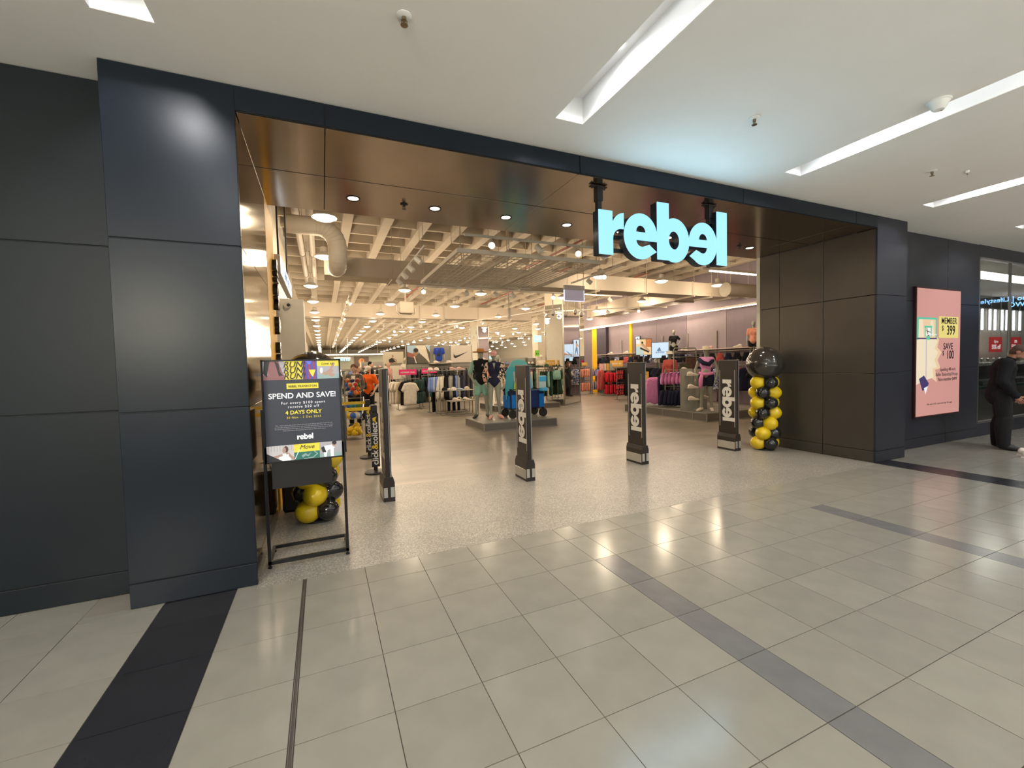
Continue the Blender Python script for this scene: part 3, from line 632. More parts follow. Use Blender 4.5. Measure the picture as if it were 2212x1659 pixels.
# ------------------------------------------------------------------ next shop: counters, wall lights, posters, hanging ticker in the mall
tk = thing('ticker_sign','black hanging ticker sign with blue lettering seen mirrored in the right shop window','sign',(20,.4,3.02))
MB().box(0,.12,0,3.4,0,.42).build('housing', M_BLACKP, tk); MB().cyl((.06,.4,.42),(.06,.4,.56),.02).cyl((.06,3.,.42),(.06,3.,.56),.02).build('hanger', M_STEEL, tk)
M_TICK = emat('ticker_blue',(.25,.55,1),5)
text('lettering','Cotton | Di Milano | Lifestyle',.2,M_TICK,tk,(-.004,3.2,.24),(PI/2,0,-PI/2),align='LEFT'); text('lettering','Food Court  <-  WC',.2,M_TICK,tk,(-.004,3.2,.05),(PI/2,0,-PI/2),align='LEFT')
for i, x in enumerate([20.35,20.9,21.28,21.8,22.17,22.7,23.2]):
    t = thing('wall_light_tube','vertical glowing light tube on back wall of next shop, %s from the left' % ORD[i],'light',(x,6.99,2.42),0,'light tubes in the next shop')
    MB().box(-.05,.05,-.02,0,-.02,.72).build('channel', M_STEEL, t); MB().box(-.04,.04,-.05,-.02,0,.7).build('tube', M_LEDC, t)
M_REDP = mat('red_poster',(.55,.03,.03),.5,emit=(.5,.02,.02),es=.25)
for i, x in enumerate([19.4, 20.8]):
    t = thing('sale_poster','red sale poster in next shop, %s' % ('left one, above the man' if i == 0 else 'right one, partly behind the window frame'),'poster',(x,6.45,1.66),0,'red posters in the next shop')
    MB().box(0,.86,0,.02,0,.48).build('card', M_REDP, t); text('lettering','Up to' if i == 0 else '20%',.12,WH,t,(.43,-.004,.30)); text('lettering','50% off',.2,WH,t,(.43,-.004,.1))
    MB().cyl((.1,.01,.48),(.1,.01,1.89),.004).cyl((.76,.01,.48),(.76,.01,1.89),.004).build('wire', M_STEEL, t)
M_TEAL = mat('teal_goods',(.10,.30,.32),.3,var=.5,vscale=30); M_GOODS = mat('silver_goods',(.5,.5,.48),.3,.3,var=.5,vscale=30)
for i, x in enumerate([11.9, 14.0, 16.2, 18.4]):
    t = thing('display_counter','glass display counter with trays of small goods, %s behind the right shop window' % ORD[i],'counter',(x,4.5,0),0,'display counters in the next shop')
    MB().box(0,1.9,0,.7,0,.85).build('cabinet', M_WHITEW, t); MB().box(0,1.9,0,.7,.85,.9).build('deck', M_TEAL, t); MB().box(0,1.9,0,.012,.9,1.35).box(0,1.9,.688,.7,.9,1.35).box(0,1.9,0,.7,1.35,1.362).build('glass_case', M_GLASS, t)
    g_ = MB()
    for k in range(8): g_.cbox((.15+.22*k,.35,.95),(.14,.4,.1))
    g_.build('goods_tray', M_GOODS, t)
    g2 = MB()
    for k in range(6): g2.lathe([(.05,1.362),(.05,1.40),(.02,1.42),(.03,1.5),(0,1.52)], c=(.2+.3*k,.35,0), n=10)
    g2.build('goods_stand', M_GOODS, t)
area('next_shop_light',(17,5.0,3.5),8,.5,110,(1,.95,.85))
# ------------------------------------------------------------------ services below the store ceiling
def duct(name, label, x0, x1, y0, y1, z0, z1, ribs, axis='x'):
    t = thing(name, label, 'duct', (0,0,0)); MB().box(x0,x1,y0,y1,z0,z1).build('casing', M_DUCT, t)
    for r in ribs:
        b = MB()
        if axis == 'x': b.box(r-.02,r+.02,y0-.015,y1+.015,z0-.015,z1+.015)
        else: b.box(x0-.015,x1+.015,r-.02,r+.02,z0-.015,z1+.015)
        b.build('flange', M_DUCT, t)
        h = MB()
        if axis == 'x': h.cyl((r+.04,y0-.03,z0-.05),(r+.04,y0-.03,5.1),.008,n=6).box(r+.02,r+.06,y0-.05,y1+.05,z0-.05,z0-.016)
        else: h.cyl((x0-.03,r+.04,z0-.05),(x0-.03,r+.04,5.1),.008,n=6).box(x0-.05,x1+.05,r+.02,r+.06,z0-.05,z0-.016)
        h.build('hanger', M_DUCT, t)
    return t
duct('air_duct','large rectangular painted air duct crossing the shop ceiling behind the wire mesh raft',.12,13.6,10.82,11.5,3.80,4.24,[1.6,3.4,5.2,7.6,9.4,11.4,12.2,13.1])
duct('air_duct','second, farther rectangular air duct crossing the shop behind the ceiling speaker',-1.75,10.5,21.1,21.8,4.0,4.62,[-.9,.9,2.6,4.4,5.6,7.4,9.2])
duct('air_duct','stepped rectangular air duct running along the right side above the lilac wall',12.0,12.9,11.7,18.0,3.85,4.4,[12.2,13.6,15,16.4,17.6],'y')
el = thing('spiral_duct','round spiral duct elbow bending down into the large duct at upper left','duct',(0,0,0))
pth = [(-.55,9.3,4.42),(.0,9.3,4.42)]+[(.0+.36*math.sin(a),9.3,4.06+.36*math.cos(a)) for a in [PI/2*i/7 for i in range(1,8)]]
pth += [(.36,9.3+.36*(1-math.cos(a)),3.95-.0*a-.22*math.sin(a)+.0) for a in [PI/2*i/6 for i in range(1,7)]]+[(.36,10.4,3.73+.12),(.36,10.85,3.98)]
MB().tube(pth,.175,n=20).build('pipe', M_PIPE, el, 'full')
for i in range(1,len(pth)-1,1):
    d = (Vector(pth[i+1])-Vector(pth[i-1])).normalized()*.008; MB().cyl(Vector(pth[i])-d,Vector(pth[i])+d,.18,n=20).build('seam', M_PIPE, el, 'full')
for i, x in enumerate((-.375,-.125)):
    t = thing('ceiling_pipe','painted pipe running into the shop at upper left, %s of the pair'%('left' if i==0 else 'right'),'pipe',(x,5.75,4.72),0,'pair of pipes')
    MB().cyl((0,0,0),(0,11.5,0),.068,n=14).build('tube', M_PIPE, t, True)
    for y in (1.5,4.3,7.1,9.9): MB().cyl((0,y-.02,0),(0,y+.02,0),.08,n=14).box(-.11,.11,y-.015,y+.015,.07,.09).cyl((.09,y,.08),(.09,y,.83),.006,n=6).build('clamp', M_DUCT, t)
M_RED = mat('red_pipe_paint', (.30,.07,.045), .5, var=.1)
for i, (x, y0, y1, z) in enumerate([(5.9,6.2,12.5,4.62),(7.4,12,20.5,4.7),(10.6,12,20.5,4.72),(3.5,11.8,20,4.72)]):
    t = thing('sprinkler_pipe','thin dull red pipe under the shop ceiling, %s'%['above right edge of the mesh raft','left of the mirrored column','right of the mirrored column','behind the mesh raft'][i],'pipe',(x,y0,z)); MB().cyl((0,0,0),(0,y1-y0,0),.028,n=8).build('tube', M_RED, t, True)
    for y in (.8,(y1-y0)/2,y1-y0-.8): MB().cyl((0,y,.02),(0,y,5.5-z),.006,n=6).build('hanger', M_DUCT, t)
rdk = thing('round_duct','beige round duct below the light bar at right','duct',(11.1,9.3,3.72),0); MB().cyl((0,0,0),(2.9,0,.02),.20,n=20).build('pipe', M_PIPE, rdk, True)
for x in (.02,1.0,2.0,2.85): MB().cyl((x-.015,0,0),(x+.015,0,0),.212,n=20).cyl((x,0,.2),(x,0,1.5),.006,n=6).build('collar', M_PIPE, rdk)
# wire mesh raft
rf = thing('mesh_raft','square wire mesh ceiling raft hanging in front of the large duct','ceiling raft',(2.09,6.83,3.5))
W, D = 2.78, 2.83; b = MB()
for a in ((0,W,-.02,.02),(0,W,D-.02,D+.02)): MB().box(*a,-.02,.05).build('frame_rail', M_PIPE, rf)
for x in (0, W): MB().box(x-.02,x+.02,0,D,-.02,.05).build('frame_rail', M_PIPE, rf)
for x in (W/3, 2*W/3): MB().box(x-.02,x+.02,0,D,-.02,.03).build('cross_rail', M_PIPE, rf)
for k in range(1,27): b.box(W*k/27-.006,W*k/27+.006,0,D,.0,.010)
for k in range(1,10): b.box(0,W,D*k/10-.006,D*k/10+.006,.010,.020)
b.build('wire_mesh', M_PIPE, rf, kind='stuff')
for x in (.05,W/3,2*W/3,W-.05):
    for y in (.05,D-.05): MB().cyl((x,y,.05),(x,y,2.05),.007,n=6).build('hanger_rod', M_DUCT, rf)
vn = thing('ceiling_unit','pale air cassette with grille above the wire mesh raft','air unit',(2.9,8.5,4.7)); MB().rbox(-.4,.4,-.4,.4,0,.3,.02).build('casing', M_PIPE, vn)
for k in range(5): MB().box(-.25+.1*k,-.2+.1*k,-.3,.3,-.01,.0).build('slat', M_DUCT, vn)
# tracks with spot heads
M_HEAD = mat('spot_head', (.60,.56,.50), .4, var=.03); M_SPOTL = emat('spot_lens', (1,.88,.66), 30)
hd = MB().cyl((0,0,0),(0,0,-.045),.016,n=8).box(-.02,.02,-.05,.05,-.012,.0)
def track(label, p0, p1, heads, dark=()):
    p0, p1 = Vector(p0), Vector(p1); d = (p1-p0); L = d.length; t = thing('track_light', label, 'track light', p0, math.atan2(d.y, d.x), 'ceiling tracks with spot heads')
    MB().box(0,L,-.018,.018,0,.035).build('track', M_HEAD, t)
    for x in (.15*L,.85*L): MB().cyl((x,0,.035),(x,0,5.55-p0.z),.005,n=6).build('suspension', M_DUCT, t)
    for s_, az, el_, lit in heads:
        # az: compass direction of the beam in the shop (0 = towards the entrance), el: tilt below the horizontal
        dirv = Vector((math.sin(math.radians(az))*math.cos(math.radians(el_)), -math.cos(math.radians(az))*math.cos(math.radians(el_)), -math.sin(math.radians(el_))))
        dl_ = Matrix.Rotation(-t.rotation_euler.z, 3, 'Z') @ dirv; c = Vector((s_*L,0,-.10))
        h = MB().cyl((s_*L,0,0),(s_*L,0,-.06),.012,n=8).cyl(c-dl_*.07,c+dl_*.07,.052,.056,n=14).build('spot_head', M_HEAD, t, True)
        MB().cyl(c+dl_*.068,c+dl_*.074,.046,n=14).build('lens', M_SPOTL if lit else M_SHADE, h)
    return t
tt = [(.12,-30,50,0),(.37,-30,50,0),(.65,-30,50,0),(.92,-30,50,0)]
track('short white track with four spots running inwards left of the mesh raft',(1.735,7.65,3.75),(1.735,10.6,3.75),[(.2,60,45,0),(.45,60,45,0),(.7,60,45,0),(.95,60,45,0)])
track('white track with two lit spots crossing above the front edge of mesh raft',(2.10,6.5,3.66),(4.75,6.5,3.66),[(.17,-20,28,1),(.49,40,50,0),(.78,-25,28,1),(.98,60,50,0)])
track('white track with lit spots crossing behind the mesh raft',(2.12,10.45,3.56),(8.2,10.45,3.56),[(.03,-10,22,1),(.21,-12,30,0),(.34,30,30,0),(.42,40,50,0),(.62,-35,20,1),(.77,70,50,0),(.93,70,50,0)])
track('white track running inwards below the shop sign',(6.12,7.8,3.75),(6.16,9.95,3.75),[(.3,-40,25,1),(.6,70,40,0)])
track('very long white track with many spots receding along the left side',(.80,13.5,3.75),(.93,46,3.75),[(.02+.045*i,60,40,i%3==0) for i in range(21)])
track('far track of unlit spots crossing above the running shoe posters',(2.26,19.15,3.5),(5.85,19.15,3.5),[(.06+.22*i,30,60,0) for i in range(5)])
track('far track with five glaring spots aimed at the entrance',(2.3,22.6,3.58),(6.1,22.6,3.58),[(.08+.215*i,-12,14,1) for i in range(5)])
track('farther track with five glaring spots aimed at the entrance',(2.4,31.3,3.58),(6.3,31.3,3.58),[(.07+.22*i,-10,10,1) for i in range(5)])
track('white track slanting inwards beside the mirrored column',(7.9,13.6,3.6),(5.4,20.5,3.6),[(.1,60,40,1),(.35,60,40,0),(.6,60,40,1),(.85,0,30,1)])
track('white track slanting inwards right of the mirrored column',(11.2,12.4,3.62),(8.2,14.6,3.62),[(.15,-40,30,1),(.45,60,40,0),(.7,60,40,0)])
k = 0
for x in (8.6,10.4,12.6):
    for y in (24,28,33,39):
        track('small lit track deep in the shop, %s of the far field counted from the front'%ORD[k],(x,y,3.6),(x+1.4,y+.1,3.6),[(.2,-25,12,1),(.8,-25,12,1)]); k += 1
# spots that light the goods near the front
for x, y, tx, ty in ((2.5,6.5,3.8,10.8),(4.2,6.5,4.6,10.6),(8.2,7.6,9.5,8.6),(6.12,8.4,4.4,10.7),(2.3,10.4,2.9,17),(5.8,10.4,4.2,15)):
    dv = Vector((tx-x,ty-y,-2.3)); spot('spot_beam',(x,y,3.45),P_TRACK*1.4,WARM,45,.6,.05,dv.to_track_quat('-Z','Y').to_euler())
# led lines
l2 = thing('led_line','glowing white light bar near the ceiling left of the right jamb','light',(9.2,8.15,3.9)); MB().box(0,2.6,-.03,.03,0,.03).build('diffuser', M_LEDW, l2); MB().box(-.3,2.6,-.04,.04,.03,.09).build('channel', M_SHADE, l2); MB().cyl((.1,0,.09),(.1,0,1.65),.005).cyl((1.5,0,.09),(1.5,0,1.65),.005).build('suspension', M_DUCT, l2)
l3 = thing('led_line','thin glowing line over the menswear wall at far left','light',(.1,36,2.72)); MB().box(0,4.4,0,.03,0,.05).build('diffuser', M_LEDW, l3); MB().box(0,4.4,.03,.3,-.05,.07).build('pelmet', M_SHADE, l3); MB().cyl((.5,.1,.07),(.5,.1,2.83),.01).cyl((4,.1,.07),(4,.1,2.83),.01).build('suspension', M_DUCT, l3)
l4 = thing('led_line','thin glowing line over the far wall behind the mannequins','light',(9.5,36.2,2.85)); MB().box(0,4.5,0,.03,0,.06).build('diffuser', M_LEDW, l4); MB().box(0,4.5,.03,.3,-.05,.09).build('pelmet', M_SHADE, l4); MB().cyl((.5,.1,.09),(.5,.1,2.7),.01).cyl((4,.1,.09),(4,.1,2.7),.01).build('suspension', M_DUCT, l4)
# cameras, speaker, exit sign, small signs
def dome(x, y, z, label):
    t = thing('security_camera', label, 'camera', (x,y,z), 0, 'white dome cameras on rods')
    MB().cyl((0,0,.1),(0,0,5.55-z),.02,n=8).build('rod', M_PIPE, t); MB().lathe([(.02,.12),(.075,.06),(.08,0),(.05,-.03)],n=14).build('housing', M_HEAD, t, True); MB().sph((0,0,-.03),.052).build('dome', mat('camera_dome',(.12,.11,.10),.15), t, True)
for i, (x, z) in enumerate([(7.29,3.35),(7.80,3.32),(8.18,3.41),(8.42,3.33)]): dome(x, 13, z, 'white dome camera on a ceiling rod near the mirrored column, %s from the left'%ORD[i])
dc = thing('security_camera','white round camera fixed to the pale wall end behind the poster','camera',(-.55,8.985,2.83)); MB().cyl((0,0,0),(0,-.05,0),.06,n=16).build('housing', M_HEAD, dc, True); MB().sph((0.02,-.06,0),.03).build('lens', M_BLACKP, dc, True)
rd = thing('antenna_rod','long white hanging rod with a small box at its lower end','ceiling rod',(4.13,9.5,2.86)); MB().cyl((0,0,.1),(-.02,0,2.2),.014,n=8).build('rod', M_PIPE, rd); MB().rbox(-.03,.035,-.03,.03,-.13,.12,.008).build('box', M_PIPE, rd)
sk = thing('ceiling_speaker','boxy grey ceiling unit with a curved bracket hanging before the far duct','speaker',(2.67,15,3.62)); MB().rbox(-.24,.24,-.25,.25,-.16,.22,.03).build('cabinet', M_DUCT, sk); MB().tube([(-.30,-.1,.1),(-.32,-.1,-.1),(-.2,-.1,-.22),(.22,-.1,-.22),(.30,-.1,-.12),(.29,-.1,.02)],.025).build('bracket', M_PIPE, sk); MB().cyl((0,0,.2),(0,0,1.5),.03).build('pole', M_DUCT, sk)
ex = thing('exit_sign','back of a pale hanging exit sign with a lit lower edge','sign',(5.68,9.5,3.23)); MB().rbox(0,.61,0,.08,.27,.39,.01).build('housing', mat('exit_housing',(.50,.47,.47),.5), ex); MB().rbox(.01,.58,.02,.05,.0,.27,.005).build('plate', mat('exit_plate',(.42,.38,.44),.3,emit=(.5,.45,.6),es=.25), ex); MB().box(.0,.59,.015,.055,-.012,.0).box(-.004,.01,.015,.055,-.01,.27).box(.58,.594,.015,.055,-.01,.27).build('lit_edge', emat('lit_edge',(.8,.82,1),1.2), ex); MB().tube([(.58,.04,.39),(.6,.05,.7),(.56,.03,1.1),(.56,.02,1.9)],.006).build('cable', M_BLACKP, ex); MB().cyl((.1,.04,.39),(.1,.04,1.85),.005).build('hanger', M_DUCT, ex)
sb = thing('light_box_sign','slim glowing hanging sign box seen edge on beside the yellow blade','sign',(-.47,6.35,2.89)); MB().box(-.05,.02,0,2.2,0,.24).build('box', M_STEEL, sb); MB().box(.02,.024,.03,2.17,.02,.22).build('lit_face', emat('lit_face_blue',(.75,.88,1),1.6), sb); text('lettering','SERVICE DESK',.15,mat('sign_grey_blue',(.15,.25,.4),.5),sb,(.026,1.1,.06),(PI/2,0,PI/2))
for y in (.3,1.9): MB().cyl((-.02,y,.24),(-.02,y,2.66),.012).build('hanger', M_BLACK, sb)
pw = MB().box(-.80,-.285,9.0,9.6,0,2.95).build('wall_pier', M_WHITEW, kind=S)
# mirrored columns
def mirror_column(px, py, ang, w1, w2, ztop, name):
    o = bpy.data.objects.new(name, None)
    c = MB().box(0,w1,0,w2,0,5.1).build(name, M_BEIGE, None, kind=S); c.location = (px,py,0); c.rotation_euler = (0,0,ang)
    MB().box(.03,w1-.03,-.02,-.004,.04,ztop).build('mirror', M_MIRROR, c); MB().box(-.02,-.004,.03,w2-.03,.04,ztop).build('mirror', M_MIRROR, c)
    for x in (0,w1): MB().box(x-.02,x+.02,-.03,-.003,0,ztop+.02).build('edge_strip', M_STEEL, c)
    MB().box(-.03,-.003,w2-.02,w2+.01,0,ztop).build('edge_strip', M_STEEL, c); MB().box(0,w1,-.025,-.003,0,.04).box(-.025,-.003,0,w2,0,.04).build('kick_strip', M_STEEL, c)
mirror_column(8.494,14.382,math.atan2(1.062,1.386),1.746,.75,3.9,'pillar_mirrored')
mirror_column(7.55,21.6,.35,.72,.6,3.7,'pillar_mirrored_far')
MB().box(14.4,15.35,28,28.9,0,5.1).build('pillar_beige', M_BEIGE, kind=S)
MB().box(18.0,18.8,31,31.8,0,5.1).build('pillar_beige_far', M_BEIGE, kind=S)
# menswear wall at the far left with its neon word
mw = MB().box(-1.2,5.2,36.3,36.5,0,2.75).build('wall_menswear', mat('pale_green_wall',(.36,.37,.30),.7,var=.05), kind=S)
ms = thing('mens_sign','pale blue glowing word mens standing over the far left wall','sign',(.80,35.4,2.25)); text('lettering','mens',.52,emat('neon_blue',(.45,.82,1),1.5),ms,(.60,0,0),depth=.05,bold=.02); MB().box(0,1.2,.03,.06,.1,.3).cyl((.2,.05,.3),(.2,.05,2.85),.012).cyl((1.0,.05,.3),(1.0,.05,2.85),.012).build('frame', M_STEEL, ms)
# small hanging signs
ts = thing('toilet_sign','small pale blue hanging sign among the far lamps','sign',(12.1,24,3.0)); MB().box(0,.5,0,.05,0,.42).build('plate', mat('sign_pale_blue',(.25,.5,.6),.5,emit=(.3,.6,.75),es=.5), ts); text('lettering','WC',.25,WH,ts,(.25,-.004,.1)); MB().cyl((.25,.02,.42),(.25,.02,2.1),.01).build('hanger', M_DUCT, ts)
gs = thing('green_sign','small bright green hanging card with two dark figures','sign',(12.63,25,2.15)); MB().box(0,.32,0,.02,0,.38).build('card', mat('green_card',(.18,.45,.05),.5,emit=(.2,.5,.05),es=.2), gs); MB().box(.07,.12,-.006,0,.1,.2).box(.2,.25,-.006,0,.1,.2).build('figure', IK, gs); MB().cyl((.16,.01,.38),(.16,.01,2.95),.005).build('hanger', M_DUCT, gs)
# ------------------------------------------------------------------ figures: one continuous body each, clothes as children
V3 = Vector
SK = 1.75
def base_joints(fem=False):
    sw, hw = (.165, .088) if fem else (.185, .085)
    J = dict(head=(0,-.01,1.63), neck=(0,.012,1.45), sh0=(-sw,.012,1.405), sh1=(sw,.012,1.405), el0=(-sw-.055,.03,1.12), el1=(sw+.055,.03,1.12),
             wr0=(-sw-.06,-.06,.875), wr1=(sw+.06,-.06,.875), hip0=(-hw,.005,.92), hip1=(hw,.005,.92), kn0=(-.10,-.015,.50), kn1=(.10,-.015,.50),
             an0=(-.105,.03,.085), an1=(.105,.03,.085), chest=(0,.0,1.27), waist=(0,.005,1.08), pelvis=(0,.012,.945))
    return {k: V3(v) for k, v in J.items()}
def shapes_for(J, fem, hd=(0,0), toe=(0,0), hand=True, egg=False):
    S_ = {}
    hc = J['head']; R = Euler((math.radians(hd[0]), 0, math.radians(hd[1]))).to_matrix()
    P = lambda v: hc+R @ V3(v)
    if egg: S_['head'] = [('ell', P((0,0,.015)), (.072,.09,.108), R), ('ell', P((0,-.028,-.055)), (.05,.058,.06), R), ('cap', P((0,-.088,.0)), P((0,-.098,-.03)), .012, .014)]
    else: S_['head'] = [('ell', P((0,.005,.03)), (.073,.092,.092), R), ('ell', P((0,-.03,-.045)), (.055,.06,.068), R), ('cap', P((0,-.086,.012)), P((0,-.106,-.022)), .010, .015),
                  ('ell', P((-.073,.012,-.01)), (.014,.022,.03), R), ('ell', P((.073,.012,-.01)), (.014,.022,.03), R), ('ell', P((0,-.078,-.062)), (.026,.016,.012), R), ('cap', P((-.032,-.082,.028)), P((.032,-.082,.028)), .014, .014)]
    S_['neck'] = [('cap', J['neck']+V3((0,0,-.03)), hc+R @ V3((0,.02,-.05)), .058 if not fem else .05, .052 if not fem else .044)]
    ch = (.150,.098,.17) if fem else (.168,.112,.19)
    t = [('ell', J['chest'], ch, None), ('ell', J['waist'], (.112,.088,.15) if fem else (.142,.102,.17), None), ('cap', J['sh0']*.82+J['chest']*.0+V3((0,0,J['sh0'].z*.18)), J['sh1']*.82+V3((0,0,J['sh1'].z*.18)), .055 if fem else .066, .055 if fem else .066)]
    t += [('cap', (J['sh0']+J['neck'])/2+V3((0,0,-.03)), (J['sh1']+J['neck'])/2+V3((0,0,-.03)), .06, .06)]
    if fem: t += [('ell', J['chest']+V3((s_*.066,-.066,.02)), (.060,.048,.060), None) for s_ in (-1,1)]
    else: t += [('ell', J['chest']+V3((s_*.075,-.06,.06)), (.08,.055,.07), None) for s_ in (-1,1)]
    S_['torso'] = t
    S_['hips_up'] = [('cap', J['waist'], J['pelvis']+V3((0,0,.03)), .118 if fem else .138, .145)]
    S_['hem'] = [('cap', J['waist'], J['pelvis']+V3((0,0,-.06)), .118 if fem else .138, .17)]
    S_['seat'] = [('ell', J['pelvis']+V3((0,0,-.025)), (.160,.112,.105), None), ('ell', J['pelvis']+V3((-.07,.045,-.05)), (.08,.065,.085), None), ('ell', J['pelvis']+V3((.07,.045,-.05)), (.08,.065,.085), None)]
    S_['hips'] = [('ell', J['pelvis'], (.165,.115,.125) if fem else (.158,.112,.13), None), ('ell', J['pelvis']+V3((-.07,.045,-.04)), (.08,.065,.085), None), ('ell', J['pelvis']+V3((.07,.045,-.04)), (.08,.065,.085), None), ('cap', J['waist'], J['pelvis'], .11 if fem else .13, .13)]
    k = .88 if fem else 1
    for s_ in '01':
        sh, el_, wr, hp, kn, an = (J[q+s_] for q in ('sh','el','wr','hip','kn','an'))
        S_['uarm'+s_] = [('cap', sh, el_, .056*k, .041*k)]
        mid = el_.lerp(wr, .3)
        S_['farm'+s_] = [('cap', el_, mid, .040*k, .042*k), ('cap', mid, wr, .042*k, .027*k)]
        S_['thigh'+s_] = [('cap', hp, kn, .088, .058*k+.003)]
        cm_ = kn.lerp(an, .3)+V3((0,.018,0))
        S_['calf'+s_] = [('cap', kn, cm_, .055*k, .056*k), ('cap', cm_, an, .056*k, .034)]
        a = math.radians(toe[int(s_)]); f = V3((math.sin(a), -math.cos(a), 0))
        S_['foot'+s_] = [('cap', an+V3((0,0,-.02))-f*.03, V3((an.x,an.y,an.z-.045))+f*.10, .040, .036), ('cap', V3((an.x,an.y,an.z-.045))+f*.08, V3((an.x,an.y,an.z-.058))+f*.175, .038, .024)]
        d = (wr-el_).normalized(); sd = 1 if s_ == '1' else -1
        S_['palm'+s_] = [('ell', wr+d*.05, (.022,.040,.052), d.to_track_quat('Z','Y').to_matrix())]
    return S_
def raw(mb, sh, infl=0., frac=None, n=14):
    for q in sh:
        if q[0] == 'ell': mb.sph(q[1], tuple(r+infl for r in q[2]), n, 10, q[3])
        else:
            a, b, r0, r1 = q[1:]
            if frac is not None: b = a.lerp(b, frac); r1 = r0+(r1-r0)*frac
            L = (b-a).length; d = (b-a).normalized(); prof = []
            r0 += infl; r1 += infl; Rm = d.to_track_quat('Z','Y').to_matrix(); pts = []
            k = 5; ring = []
            for i in range(1, k+1): t = -PI/2+PI/2*i/k; ring.append((r0*math.cos(t), r0*math.sin(t)))
            for i in range(0, k): t = PI/2*i/k; ring.append((r1*math.cos(t), L+r1*math.sin(t)))
            v = [a-d*r0]+[a+Rm @ V3((rr*math.cos(2*PI*j/n), rr*math.sin(2*PI*j/n), z)) for rr, z in ring for j in range(n)]+[b+d*r1]
            f = [(0, 1+(j+1)%n, 1+j) for j in range(n)]
            for i in range(len(ring)-1):
                for j in range(n): f.append((1+i*n+j, 1+i*n+(j+1)%n, 1+(i+1)*n+(j+1)%n, 1+(i+1)*n+j))
            e = 1+(len(ring)-1)*n; f += [(len(v)-1, e+j, e+(j+1)%n) for j in range(n)]
            mb.add(v, f)
    return mb
def fuse(mb, name, m, voxel=.014, smooth=6, extra=None):
    """voxel-fuse overlapping closed pieces into one continuous smooth surface"""
    me = mb.mesh(name, m); o = bpy.data.objects.new('tmp', me); COL.objects.link(o)
    r = o.modifiers.new('r', 'REMESH'); r.mode = 'VOXEL'; r.voxel_size = voxel; r.use_smooth_shade = True
    s_ = o.modifiers.new('s', 'SMOOTH'); s_.factor = .5; s_.iterations = smooth
    dg = bpy.context.evaluated_depsgraph_get(); out = bpy.data.meshes.new_from_object(o.evaluated_get(dg))
    bpy.data.objects.remove(o); bpy.data.meshes.remove(me); out.name = name
    if extra:
        bm = bmesh.new(); bm.from_mesh(out); t = extra.mesh('t', None); bm.from_mesh(t); bm.to_mesh(out); bm.free(); bpy.data.meshes.remove(t)
    if not out.materials: out.materials.append(m)
    out.polygons.foreach_set('use_smooth', [True]*len(out.polygons)); out.update(); return out
def fingers(mb, J, s_, curl=.35, k=1.):
    el_, wr = J['el'+s_], J['wr'+s_]; d = (wr-el_).normalized(); sd = -1 if s_ == '1' else 1
    side = d.cross(V3((sd,0,0))).normalized()               # across the knuckles, thumb side first
    if side.y > 0: side = -side
    inn = V3((sd,0,0)); inn = (inn-d*inn.dot(d)).normalized()
    for i, (off, ln) in enumerate(((.030,.072),(.010,.080),(-.010,.074),(-.029,.058))):
        p = wr+d*.085*k+side*off*k; q = p+(d*math.cos(curl)+inn*math.sin(curl))*ln*.5*k; e = q+(d*math.cos(curl*2.4)+inn*math.sin(curl*2.4))*ln*.5*k
        raw(mb, [('cap', p-d*.02, q, .0095*k, .0085*k), ('cap', q, e, .0085*k, .0065*k)], n=8)
    p = wr+d*.03*k+side*.03*k; q = p+(d*.6+side*.7+inn*.35).normalized()*.045*k; e = q+(d*.9+side*.25+inn*.35).normalized()*.032*k
    raw(mb, [('cap', p-side*.015, q, .0125*k, .0105*k), ('cap', q, e, .0105*k, .008*k)], n=8)
M_MANN = mat('mannequin_grey', (.27,.28,.23), .45, var=.03)
M_SKIN = mat('skin', (.52,.30,.21), .55, var=.06); M_SKIN2 = mat('skin_pale', (.60,.38,.29), .55, var=.06); M_SKIN3 = mat('skin_ruddy', (.42,.19,.13), .55, var=.08)
M_EYE = mat('eye_dark', (.02,.015,.012), .2); M_LIP = mat('lip', (.33,.10,.08), .5)
